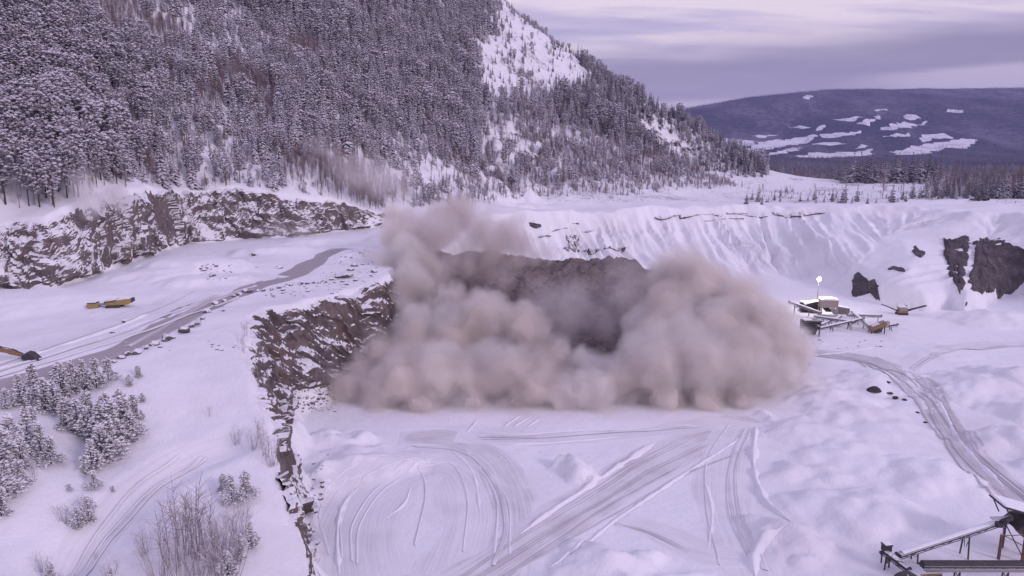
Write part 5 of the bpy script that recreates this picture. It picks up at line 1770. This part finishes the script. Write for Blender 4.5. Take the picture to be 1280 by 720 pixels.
bs_ = MB(); bs_.prism([px2(2.2, 2.15), px2(4.6, 2.5), px2(4.6, 2.58), px2(2.2, 2.3)], -.25, .25); bs_.build('boom_snow', M_CLEAN, root)
sk = MB(); sk.prism([px2(6.0, 1.45), px2(6.4, 1.15), px2(8.5, .55), px2(8.6, .85), px2(6.9, 1.95), px2(6.3, 2.0)], -.22, .22); sk.build('stick', M_OCHRE, root, .03)
for (xa, za, xb, zb, y) in ((1.5, 1.9, 4.0, 2.1, .36), (1.5, 1.9, 4.0, 2.1, -.36), (4.4, 2.6, 6.5, 2.1, 0), (6.8, 2.0, 8.4, 1.15, 0)):
    cy = MB(); cy.tube([(xa * s_, y, za), ((xa + xb) / 2 * s_, y, (za + zb) / 2)], .11, 8); cy.tube([((xa + xb) / 2 * s_, y, (za + zb) / 2), (xb * s_, y, zb)], .06, 8); cy.build('hydraulic_cylinder', M_STEELBARE, root)
bk = MB(); bk.prism([px2(8.3, .5), px2(8.6, 1.15), px2(9.1, 1.42), px2(9.8, 1.25), px2(10.6, .35), px2(11.0, .02), px2(9.6, -.05), px2(8.7, .1)], -.75, .75); bk = bk.build('bucket', M_STEELBARE, root, .04)
for k in range(5):
    th = MB(); th.prism([px2(10.8, .0), px2(11.0, .12), px2(11.35, .0)], -.7 + .33 * k, -.6 + .33 * k); th.build('bucket_tooth', M_GREYSTEEL, bk)

# ---- yellow tracked machine on the upper bench
a0, a1 = H1(108, 387), H1(170, 382)
rz = math.atan2(a1[1] - a0[1], a1[0] - a0[0]) * .3
L = float(np.hypot(a1[0] - a0[0], a1[1] - a0[1]))
root = empty('mobile_crusher', tuple((a0 + a1) / 2), 'long yellow tracked crusher with folded conveyor parked on the upper bench', 'crusher', None, rz)
root.scale = (1, 1, .82)
u = L / 10.0
def sx(x, z):
    return (x * u, z)
mb_ = MB(); mb_.prism([sx(-.8, .75), sx(3.8, .9), sx(4.7, 1.3), sx(4.75, 2.3), sx(3.6, 2.3), sx(1.0, 1.95), sx(-.8, 1.7)], -1.0, 1.0); mb_.build('main_body', M_YELLOW, root, .05)
ey = MB(); ey.prism([sx(4.45, 1.2), sx(4.9, 1.4), sx(4.9, 2.3), sx(4.45, 2.35)], -.85, .85); ey.build('engine_grille', M_STEELBARE, root)
hb = MB(); hb.prism([sx(-1.0, 1.5), sx(1.5, 1.9), sx(1.5, 2.15), sx(-1.0, 1.75)], -1.15, 1.15); hb.build('hopper_rim', M_STEELBARE, root)
sn = MB(); sn.prism([sx(1.3, 2.0), sx(3.6, 2.32), sx(4.4, 2.34), sx(3.8, 2.46), sx(1.6, 2.2)], -.9, .9); sn.prism([sx(-.7, 1.74), sx(1.2, 2.12), sx(.9, 2.28), sx(-.5, 1.95)], -1.0, 1.0); sn.build('snow_cover', M_CLEAN, root)
for s in (-1, 1):
    tk = MB(); tk.prism([sx(-.6, .05), sx(2.2, .15), sx(2.5, .5), sx(2.3, .85), sx(-.5, .75), sx(-.8, .4)], s * 1.0 - .3, s * 1.0 + .3); tk.build('track', M_STEELBARE, root, .04)
cvn = MB(); cvn.bar((-.8 * u, 0, 1.05), (-3.0 * u, 0, .9), 1.0, .3); cvn.bar((-.8 * u, -.5, 1.2), (-3.2 * u, -.5, 1.05), .1, .35); cvn.build('conveyor', M_GREYSTEEL, root)
fb = MB(); fb.prism([sx(-4.9, .25), sx(-2.6, .15), sx(-2.5, .9), sx(-3.0, 1.3), sx(-4.7, 1.25), sx(-5.1, .7)], -.9, .9); fb.build('front_box', M_YELLOW, root, .05)
fd = MB(); fd.prism([sx(-4.75, 1.27), sx(-2.95, 1.32), sx(-2.95, 1.55), sx(-4.75, 1.5)], -.85, .85); fd.build('front_lid', M_STEELBARE, root)
fs2 = MB(); fs2.prism([sx(-4.6, 1.52), sx(-3.0, 1.57), sx(-3.1, 1.75), sx(-4.4, 1.72)], -.8, .8); fs2.build('front_snow', M_CLEAN, root)

# ---- sorting plant in the lower right corner
GB = 'conveyors of the sorting plant in the lower right corner'
cA = conveyor(Q(1122, 704, 1.2), Q(1262, 688, 5.0), .95, 'long thin snow-covered conveyor rising right to the screen house in the lower right corner', [(.14, .15), (.58, .25)], depth=.35, group=GB, truss=True)
cBt = conveyor(Q(1150, 728, 2.4), Q(1300, 730, 2.6), .9, 'thick dark conveyor with pale side running along the bottom right edge', [(.3, .1), (.7, .1)], depth=.4, group=GB, snow=False, cover=True)
sp_ = MB()
o = Vector(cBt.location)
e0, e1 = Q(1152, 728, 2.05) - o, Q(1300, 730, 2.25) - o
sp_.bar(e0 + Vector((0, -.62, 0)), e1 + Vector((0, -.62, 0)), .06, .45); sp_.build('side_panel', M_GREYSTEEL, cBt)
conveyor(Q(1103, 708, 2.2), Q(1134, 724, 1.4), .8, 'short dark conveyor going down from the drive head in the lower right', [(.2, .1)], depth=.35, group=GB, snow=False, mat=M_STEELBARE)
# drive head
c1 = H1(1106, 704)
root = empty('drive_head', tuple(c1), 'small dark drive head at the lower left tip of the sorting plant', 'machine part', None, R(10))
bd = MB(); bd.box((0, 0, 2.25), (1.0, .9, .8)); bd.box((0, 0, 2.75), (1.15, 1.05, .16)); bd.build('housing', M_STEELBARE, root, .03)
mo = MB(); mo.tube([(-1.0, -.2, 1.75), (-.1, -.2, 1.75)], .26, 9); mo.build('motor', M_STEELBARE, root)
sn = MB(); sn.box((0, 0, 2.90), (1.0, .95, .14)); sn.build('snow_cover', M_CLEAN, root, .05)
for x in (-.4, .4):
    lg = MB(); lg.box((x, .2, .9), (.14, .14, 2.0)); lg.build('leg', M_STEELBARE, root)
# curved dust hood at the bottom edge
c1 = H1(1130, 738)
root = empty('chute_hood', tuple(c1), 'dark arched chute hood at the bottom edge below the drive head', 'chute', None, R(20))
hd = MB()
arc = [(2.3 * math.cos(a), .5 + 1.9 * math.sin(a)) for a in np.linspace(math.pi * .95, math.pi * .12, 9)]
arc2 = [(x * .72, z * .78 + .1) for x, z in reversed(arc)]
for i in range(8):
    j = len(arc) - 1 - i
    hd.prism([arc[i], arc[i + 1], arc2[j - 1], arc2[j]], -.55, .55)
hd.build('hood', M_STEELBARE, root)
rb = MB()
for i in range(0, 9, 2):
    rb.box((arc[i][0], -.5, arc[i][1]), (.12, .2, .12)); rb.box((arc[i][0], .5, arc[i][1]), (.12, .2, .12))
rb.build('flange', M_GREYSTEEL, root)
# rusty feed box below the thick conveyor
c1 = H1(1168, 738)
root = empty('feed_box', tuple(c1), 'rust-brown open feed box below the thick conveyor at the bottom edge', 'hopper', None, R(5))
fb = MB()
fb.box((0, -.8, .95), (2.6, .1, 1.3)); fb.box((0, .8, .95), (2.6, .1, 1.3)); fb.box((-1.3, 0, .95), (.1, 1.5, 1.3)); fb.box((1.3, 0, .95), (.1, 1.5, 1.3)); fb.box((0, 0, .35), (2.5, 1.5, .1)); fb.build('box_wall', M_RUST, root)
rm = MB()
for y in (-.86, .86):
    rm.box((0, y, 1.64), (2.8, .16, .1))
rm.build('rim', M_OCHRE, root)
# screen house: steel frame with brown hopper and a snowy roof
c1 = H1(1284, 694)
root = empty('screen_house', tuple(c1), 'steel-framed screen house with brown hopper and sloping snowy roof at the right edge', 'screen house', None, R(-4))
legs_px = [(-4.4, -1.2, 3.7), (-2.4, 1.6, 4.0), (-1.6, -1.6, 4.4), (1.8, -1.6, 4.4), (1.8, 1.6, 4.4)]
for x, y, h in legs_px:
    lg = MB(); lg.box((x, y, h / 2 - .1), (.28, .28, h)); lg.build('post', M_RUST, root)
br = MB()
for a_, b_ in (((-4.4, -1.2, 3.6), (-1.6, -1.6, 2.2)), ((-2.4, 1.6, 3.7), (-1.6, -1.6, .6)), ((-4.4, -1.2, 3.6), (-2.4, 1.6, 3.6)), ((-1.6, -1.6, 1.2), (1.8, -1.6, 3.2)), ((-4.4, -1.2, 3.4), (-1.6, -1.6, 3.9))):
    br.bar(a_, b_, .10)
br.build('brace', M_RUST, root)
hp_ = MB(); hp_.prism([(-2.2, 4.4), (2.4, 4.4), (1.6, 2.4), (.2, 1.9), (-1.0, 2.7)], -1.5, 1.5); hp_.build('hopper', M_RUST, root, .04)
dk = MB(); dk.prism([(-2.9, 4.5), (2.6, 4.5), (2.6, 5.3), (-1.9, 5.5)], -1.8, 1.8); dk.build('screen_deck', M_STEELBARE, root, .03)
rf = MB(); rf.prism([(-4.6, 7.35), (4.0, 5.0), (4.0, 5.16), (-4.6, 7.51)], -1.2, 2.4); rf.build('roof', M_STEELBARE, root)
rs = MB(); rs.prism([(-4.5, 7.50), (4.0, 5.17), (4.0, 5.48), (-4.3, 7.74)], -1.1, 2.3); rs.build('roof_snow', M_CLEAN, root, .08)
rp = MB(); rp.bar((-4.2, -1.1, 7.3), (-3.4, -1.1, 5.4), .14); rp.bar((-4.2, 2.2, 7.3), (-3.4, 1.7, 5.4), .14); rp.bar((0, -1.1, 6.1), (0, -1.1, 5.2), .14); rp.build('roof_post', M_STEELBARE, root)
mo = MB(); mo.tube([(-4.3, -.6, 5.0), (-2.9, -.3, 5.5)], .38, 9); mo.box((-4.6, -.6, 4.7), (.7, .7, .6)); mo.build('drive_motor', M_STEELBARE, root)
wk_ = MB(); wk_.bar((-4.3, 1.4, 4.35), (-1.6, 1.4, 4.55), 1.4, .1); wk_.build('walkway', M_GREYSTEEL, root)
# dark scrap pile on the far rim
c1 = H1(1226, 251)
root = empty('tractor', tuple(c1), 'small dark vehicle standing on the far rim in front of the wood', 'vehicle', None, R(5))
bd = MB(); bd.prism([(-2.3, .7), (2.6, .7), (2.6, 1.5), (.9, 1.6), (-2.3, 1.5)], -.8, .8); bd.build('body', M_STEELBARE, root, .04)
cb = MB(); cb.prism([(-1.4, 1.5), (.6, 1.5), (.4, 2.6), (-1.2, 2.6)], -.75, .75); cb = cb.build('cab', M_STEELBARE, root, .04)
gl = MB(); gl.prism([(-1.1, 1.8), (.35, 1.8), (.25, 2.4), (-1.0, 2.4)], -.78, -.755); gl.build('cab_window', M_GLASS, cb)
for x in (-1.5, 1.8):
    for y in (-.9, .9):
        wh_ = MB(); wh_.tube([(x, y - .2, .6), (x, y + .2, .6)], .65, 12); wh_.build('wheel', M_RUBBER, root)
bl = MB(); bl.box((3.4, 0, .7), (.2, 2.6, 1.0), ry=R(12)); bl.bar((2.4, -.5, .9), (3.4, -.5, .7), .15); bl.bar((2.4, .5, .9), (3.4, .5, .7), .15); bl.build('blade', M_STEELBARE, root)
lb = MB(); lb.prism([(-5.6, .3), (-2.8, .3), (-2.6, 1.2), (-5.0, 1.1)], -.9, .9); lb.bar((-2.8, 0, .6), (-2.2, 0, .8), .2); lb.build('trailer', M_STEELBARE, root, .04)

# ------------------------------------------------------------------ dust: a voxel cloud grown from billows, held in the object itself
def dust_mat(name, col, dens, aniso=.1):
    m_ = bpy.data.materials.new(name); m_.use_nodes = True
    t = NT(m_.node_tree)
    big_ = t.noise(t.n('ShaderNodeTexCoord').outputs['Object'], .055, 2, .5)
    c_ = t.mix(t.smooth(big_, .36, .66), tuple(k * f for k, f in zip(col, (.94, .905, .88))), col)
    v = t.n('ShaderNodeVolumePrincipled', {'Color': c_, 'Density': dens, 'Anisotropy': aniso, 'Density Attribute': 'density'})
    t.n('ShaderNodeOutputMaterial', {1: v.outputs[0]})
    return m_


def dust(name, blobs, mat, vox, warp, label, cat, core=None, core_mat=None, seed=0.0, group=None, warp_scale=.10, bill=.5, zmin=None, parent=None):
    """blobs: (x, y, z, r, weight, edge softness 0..1)"""
    B_ = np.array([b[:4] for b in blobs])
    lo = (B_[:, :3] - B_[:, 3:4] * 1.12 - warp * .6).min(0); hi = (B_[:, :3] + B_[:, 3:4] * 1.12 + warp * .6).max(0)
    if zmin is not None:
        lo[2] = max(lo[2], zmin)
    ctr = np.array([(lo[0] + hi[0]) / 2, (lo[1] + hi[1]) / 2, lo[2]])
    ng = bpy.data.node_groups.new(name, 'GeometryNodeTree')
    ng.interface.new_socket('Geometry', in_out='INPUT', socket_type='NodeSocketGeometry')
    ng.interface.new_socket('Geometry', in_out='OUTPUT', socket_type='NodeSocketGeometry')
    N, L = ng.nodes, ng.links

    def nd(typ, ins=None, **props):
        k = N.new(typ)
        for a, b in props.items():
            setattr(k, a, b)
        for a, b in (ins or {}).items():
            if isinstance(b, bpy.types.NodeSocket):
                L.new(b, k.inputs[a])
            else:
                k.inputs[a].default_value = b
        return k

    def mt(op, a, b=0.0, c=None, clamp=False):
        ins = {0: a, 1: b}
        if c is not None:
            ins[2] = c
        return nd('ShaderNodeMath', ins, operation=op, use_clamp=clamp).outputs[0]
    p0 = nd('GeometryNodeInputPosition').outputs[0]
    ps = nd('ShaderNodeVectorMath', {0: p0, 1: (seed * 13.1, seed * 7.7, seed * 3.3)}, operation='ADD').outputs[0]
    n1 = nd('ShaderNodeTexNoise', {'Vector': ps, 'Scale': warp_scale, 'Detail': 5.0, 'Roughness': .58}).outputs['Color']
    wv = nd('ShaderNodeVectorMath', {0: nd('ShaderNodeVectorMath', {0: n1, 1: (.5, .5, .5)}, operation='SUBTRACT').outputs[0], 'Scale': warp * 2.2}, operation='SCALE').outputs[0]
    pw = nd('ShaderNodeVectorMath', {0: p0, 1: wv}, operation='ADD').outputs[0]
    # cauliflower: rounded cells at two sizes push the surface out
    vo1 = nd('ShaderNodeTexVoronoi', {'Vector': pw, 'Scale': .17, 'Smoothness': .35, 'Randomness': 1.0}, feature='SMOOTH_F1').outputs['Distance']
    vo2 = nd('ShaderNodeTexVoronoi', {'Vector': pw, 'Scale': .42, 'Smoothness': .3, 'Randomness': 1.0}, feature='SMOOTH_F1').outputs['Distance']
    n2 = nd('ShaderNodeTexNoise', {'Vector': pw, 'Scale': .55, 'Detail': 5.0, 'Roughness': .66}).outputs[0]
    puff = mt('ADD', mt('MULTIPLY', mt('SUBTRACT', .50, vo1), 2.6 * bill), mt('MULTIPLY', mt('SUBTRACT', .50, vo2), 1.3 * bill))
    puff = mt('ADD', puff, mt('MULTIPLY', mt('SUBTRACT', n2, .5), 1.6 * bill))
    tot = None
    for (x, y, z, r, wgt, soft) in blobs:
        d = nd('ShaderNodeVectorMath', {0: pw, 1: (x - ctr[0], y - ctr[1], z - ctr[2])}, operation='DISTANCE').outputs[1]
        # distance inside the billow, in metres
        e = mt('ADD', mt('SUBTRACT', r, d), puff)
        q_ = mt('MULTIPLY', mt('DIVIDE', e, .8 + soft * r * .9, clamp=True), wgt)
        tot = q_ if tot is None else mt('MAXIMUM', tot, q_)
    s_ = mt('MULTIPLY', tot, mt('MULTIPLY_ADD', n2, 2.2, -.25))
    vc = nd('GeometryNodeVolumeCube', {0: s_, 1: 0.0, 2: tuple(lo - ctr), 3: tuple(hi - ctr)})
    for k, (a, b) in enumerate(zip(lo, hi)):
        vc.inputs[4 + k].default_value = max(8, int((b - a) / vox))
    go = nd('NodeGroupOutput'); nd('NodeGroupInput')
    me = None
    if core is not None:
        # the dense heart of the cloud, taken out of the same field as a mesh
        vk = nd('GeometryNodeVolumeCube', {0: tot, 1: 0.0, 2: tuple(lo - ctr), 3: tuple(hi - ctr)})
        for k, (a, b) in enumerate(zip(lo, hi)):
            vk.inputs[4 + k].default_value = max(8, int((b - a) / .8))
        v2 = nd('GeometryNodeVolumeToMesh', {'Volume': vk.outputs[0], 'Threshold': core}, resolution_mode='VOXEL_SIZE')
        v2.inputs['Voxel Size'].default_value = .8
        L.new(v2.outputs[0], go.inputs[0])
        tmp = bpy.data.objects.new('tmp', bpy.data.meshes.new('tmp')); COL.objects.link(tmp)
        md = tmp.modifiers.new('billows', 'NODES'); md.node_group = ng
        dg = bpy.context.evaluated_depsgraph_get()
        me = bpy.data.meshes.new_from_object(tmp.evaluated_get(dg), depsgraph=dg)
        me.name = name
        me.materials.clear()
        me.polygons.foreach_set('use_smooth', np.ones(len(me.polygons), bool))
        bpy.data.objects.remove(tmp)
        for l_ in list(go.inputs[0].links):
            L.remove(l_)
    L.new(nd('GeometryNodeSetMaterial', {'Geometry': vc.outputs[0], 'Material': mat}).outputs[0], go.inputs[0])
    # billows as low balls: the mesh that the voxel field is grown round
    V, F, b = [], [], 0
    bm = bmesh.new(); bmesh.ops.create_icosphere(bm, subdivisions=1, radius=1.0)
    sv = np.array([v.co for v in bm.verts]); bm.verts.index_update(); sf = np.array([[v.index for v in f.verts] for f in bm.faces]); bm.free()
    for (x, y, z, r, _, _) in blobs:
        V.append(sv * r * .8 + (x - ctr[0], y - ctr[1], z - ctr[2])); F.append(sf + b); b += len(sv)
    balls = mesh_np(name, np.vstack(V), np.vstack(F))
    if me is not None:
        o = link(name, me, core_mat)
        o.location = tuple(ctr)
        tag(o, label, cat, group)
        veil = link('dust_veil', balls, mat, o)
    else:
        o = veil = link(name, balls, mat, parent)
        o.location = tuple(ctr) if parent is None else tuple(ctr - np.array(parent.location))
        if parent is None:
            tag(o, label, kind='stuff')
    md = veil.modifiers.new('billows', 'NODES'); md.node_group = ng
    return o


M_DUST = dust_mat('rock_dust', (.955, .93, .895), .56)
M_WISP = dust_mat('thin_dust', (.93, .91, .90), .24)
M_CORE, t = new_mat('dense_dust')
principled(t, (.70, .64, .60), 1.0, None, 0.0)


def bl(px, py, D, r, wgt=1.0, soft=.38):
    q = PD(px, py, D)
    return (q[0], q[1], q[2], r, wgt, soft)


BLOBS = [bl(438, 488, 151, 6.5), bl(470, 495, 150, 7.5), bl(505, 480, 150, 8.5), bl(545, 470, 152, 9), bl(590, 478, 152, 8), bl(630, 470, 151, 9), bl(668, 486, 149, 7), bl(705, 492, 148, 6),
         bl(742, 492, 147, 7), bl(780, 478, 150, 7.5), bl(820, 460, 151, 10), bl(868, 455, 152, 11), bl(915, 455, 153, 10), bl(955, 462, 155, 8), bl(985, 468, 157, 5.5), bl(830, 500, 146, 5), bl(880, 498, 146, 5.5), bl(925, 498, 147, 5),
         bl(640, 508, 145, 4), bl(585, 508, 145, 4.5), bl(525, 510, 144, 5), bl(470, 518, 143, 3.5), bl(415, 505, 149, 4, .5, .5),
         bl(955, 420, 160, 8.5), bl(918, 392, 166, 9), bl(875, 365, 172, 9), bl(838, 352, 178, 7, .8, .25), bl(845, 400, 166, 10), bl(812, 412, 168, 8), bl(890, 420, 162, 10), bl(790, 375, 180, 6, .35, .6), bl(985, 440, 160, 6),
         bl(735, 462, 158, 6), bl(690, 452, 160, 6), bl(650, 412, 168, 7.5), bl(605, 405, 170, 8.5), bl(565, 425, 168, 9), bl(520, 428, 168, 9), bl(480, 445, 165, 8), bl(445, 465, 158, 6), bl(560, 385, 176, 6.5, .8, .3),
         bl(500, 390, 178, 7, .8, .3), bl(512, 355, 186, 7, .95, .3), bl(506, 325, 196, 7.5, .9, .35), bl(494, 295, 206, 5.5, .8, .45), bl(487, 272, 210, 4.0, .7, .5), bl(470, 318, 200, 4.5, .35, .8), bl(530, 335, 200, 6, .6, .5)]
FILM = [bl(x, 522 - abs(x - 700) * .02, 142 + abs(x - 700) * .012, r_, .17, .95) for x, r_ in ((420, 6), (465, 6), (510, 5), (560, 6), (610, 5), (660, 6), (715, 6), (770, 5), (830, 6), (890, 5.5), (945, 5), (985, 5))]
FILM += [bl(400, 470, 158, 6, .3, .9), bl(1005, 470, 160, 6, .3, .9), bl(1000, 430, 165, 6, .25, .9), bl(930, 365, 172, 8, .3, .9), bl(860, 335, 184, 8, .35, .9), bl(700, 400, 176, 9, .12, .95), bl(455, 430, 168, 6, .35, .9), bl(385, 528, 143, 4, .2, .95), bl(440, 532, 140, 4, .2, .95), bl(500, 530, 140, 4, .18, .95)]
_r = random.Random(5)
for b_ in [b for b in BLOBS if b[4] >= .9][::2]:        # ragged shreds torn off the billows
    a_ = _r.uniform(0, 6.28)
    FILM.append((b_[0] + b_[3] * math.cos(a_) * 1.0, b_[1] - _r.uniform(-.2, .5) * b_[3], b_[2] + b_[3] * abs(math.sin(a_)) * .95, _r.uniform(1.8, 3.4), _r.uniform(.25, .55), .9))
BACK = [bl(528, 300, 214, 8.5, 1, .4), bl(512, 275, 216, 5.5, .8, .5), bl(640, 285, 236, 5.5, .8, .5), bl(612, 310, 226, 7, .9, .5), bl(552, 285, 222, 8, .9, .6), bl(575, 268, 230, 8, 1, .5), bl(600, 292, 228, 8, .9, .7), bl(545, 262, 226, 5, .7, .7), bl(628, 298, 230, 6.5, 1, .5), bl(650, 306, 230, 5, .9, .6), bl(560, 330, 212, 6, .5, .8),
        bl(585, 310, 222, 7, .6, .8), bl(640, 325, 226, 5.5, .7, .8), bl(610, 322, 222, 6, .6, .8), bl(585, 335, 216, 6.5, .5, .8), bl(665, 322, 228, 4.5, .6, .8), bl(545, 345, 206, 6, .7, .7), bl(625, 350, 212, 7, .3, .9), bl(610, 262, 232, 5, .35, .9), bl(680, 318, 228, 4.5, .5, .8), bl(780, 350, 196, 9, .22, .9), bl(720, 375, 186, 8, .32, .9), bl(840, 335, 190, 8, .45, .8), bl(760, 400, 178, 7, .3, .9), bl(680, 370, 190, 8, .26, .9)]
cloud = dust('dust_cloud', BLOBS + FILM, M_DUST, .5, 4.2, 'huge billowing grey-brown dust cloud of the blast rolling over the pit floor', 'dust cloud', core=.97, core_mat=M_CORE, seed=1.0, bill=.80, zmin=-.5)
M_BACK = dust_mat('drifting_dust', (.94, .905, .885), .36)
dust('dust_plume', BACK, M_BACK, .8, 4.5, None, None, seed=2.0, bill=1.1, parent=cloud)
dust('dust_wisp', [bl(440, 215, 266, 8, .7, .9), bl(468, 224, 270, 9, .6, .9), bl(420, 200, 266, 6, .5, .9), bl(500, 228, 280, 9, .35, .9), bl(395, 185, 268, 6, .3, .9)], M_WISP, 1.2, 5, 'faint dust haze drifting before the trees above the right end of the rock wall', 'dust haze', seed=3.0, bill=1.2)
dust('dust_wisp', [bl(112, 246, 178, 4.2, 1.6, .8), bl(120, 262, 176, 3.6, 1.3, .9), bl(140, 240, 188, 3.8, 1.6, .8), bl(100, 226, 182, 3.4, .9, .9), bl(146, 252, 186, 3.4, 1.2, .9), bl(104, 212, 184, 2.8, .5, .9)], M_WISP, .8, 3, 'small dust puff hanging at the top edge of the left rock wall', 'dust haze', seed=4.0, bill=.9)
dust('dust_wisp', [bl(350, 288, 243, 5, .5, .9), bl(380, 292, 243, 5, .5, .9), bl(330, 292, 240, 4, .35, .9)], M_WISP, 1.0, 3, 'faint dust lying at the foot of the rock wall right of its middle', 'dust haze', seed=5.0, bill=.9)

# ------------------------------------------------------------------ air: thin even haze round the whole place
hb_ = bmesh.new()
X0, X1, Y0, Y1, Z0, Z1 = -4100, 8100, -3100, 9100, -190, 640
vv = [hb_.verts.new(c) for c in ((X0, Y0, Z0), (X1, Y0, Z0), (X1, Y1, Z0), (X0, Y1, Z0), (X0, Y0, Z1), (X1, Y0, Z1), (X1, Y1, Z1), (X0, Y1, Z1))]
for q in ((3, 2, 1, 0), (4, 5, 6, 7), (0, 1, 5, 4), (1, 2, 6, 5), (2, 3, 7, 6), (3, 0, 4, 7)):
    hb_.faces.new([vv[i] for i in q])
me = bpy.data.meshes.new('haze'); hb_.to_mesh(me); hb_.free()
M_HAZE = bpy.data.materials.new('haze_air'); M_HAZE.use_nodes = True
t = NT(M_HAZE.node_tree)
v_ = t.n('ShaderNodeVolumePrincipled', {'Color': (.56, .60, 1.0, 1), 'Density': 5.6e-5, 'Anisotropy': .0, 'Density Attribute': ''})
t.n('ShaderNodeOutputMaterial', {1: v_.outputs[0]})
tag(link('haze', me, M_HAZE), kind='stuff')
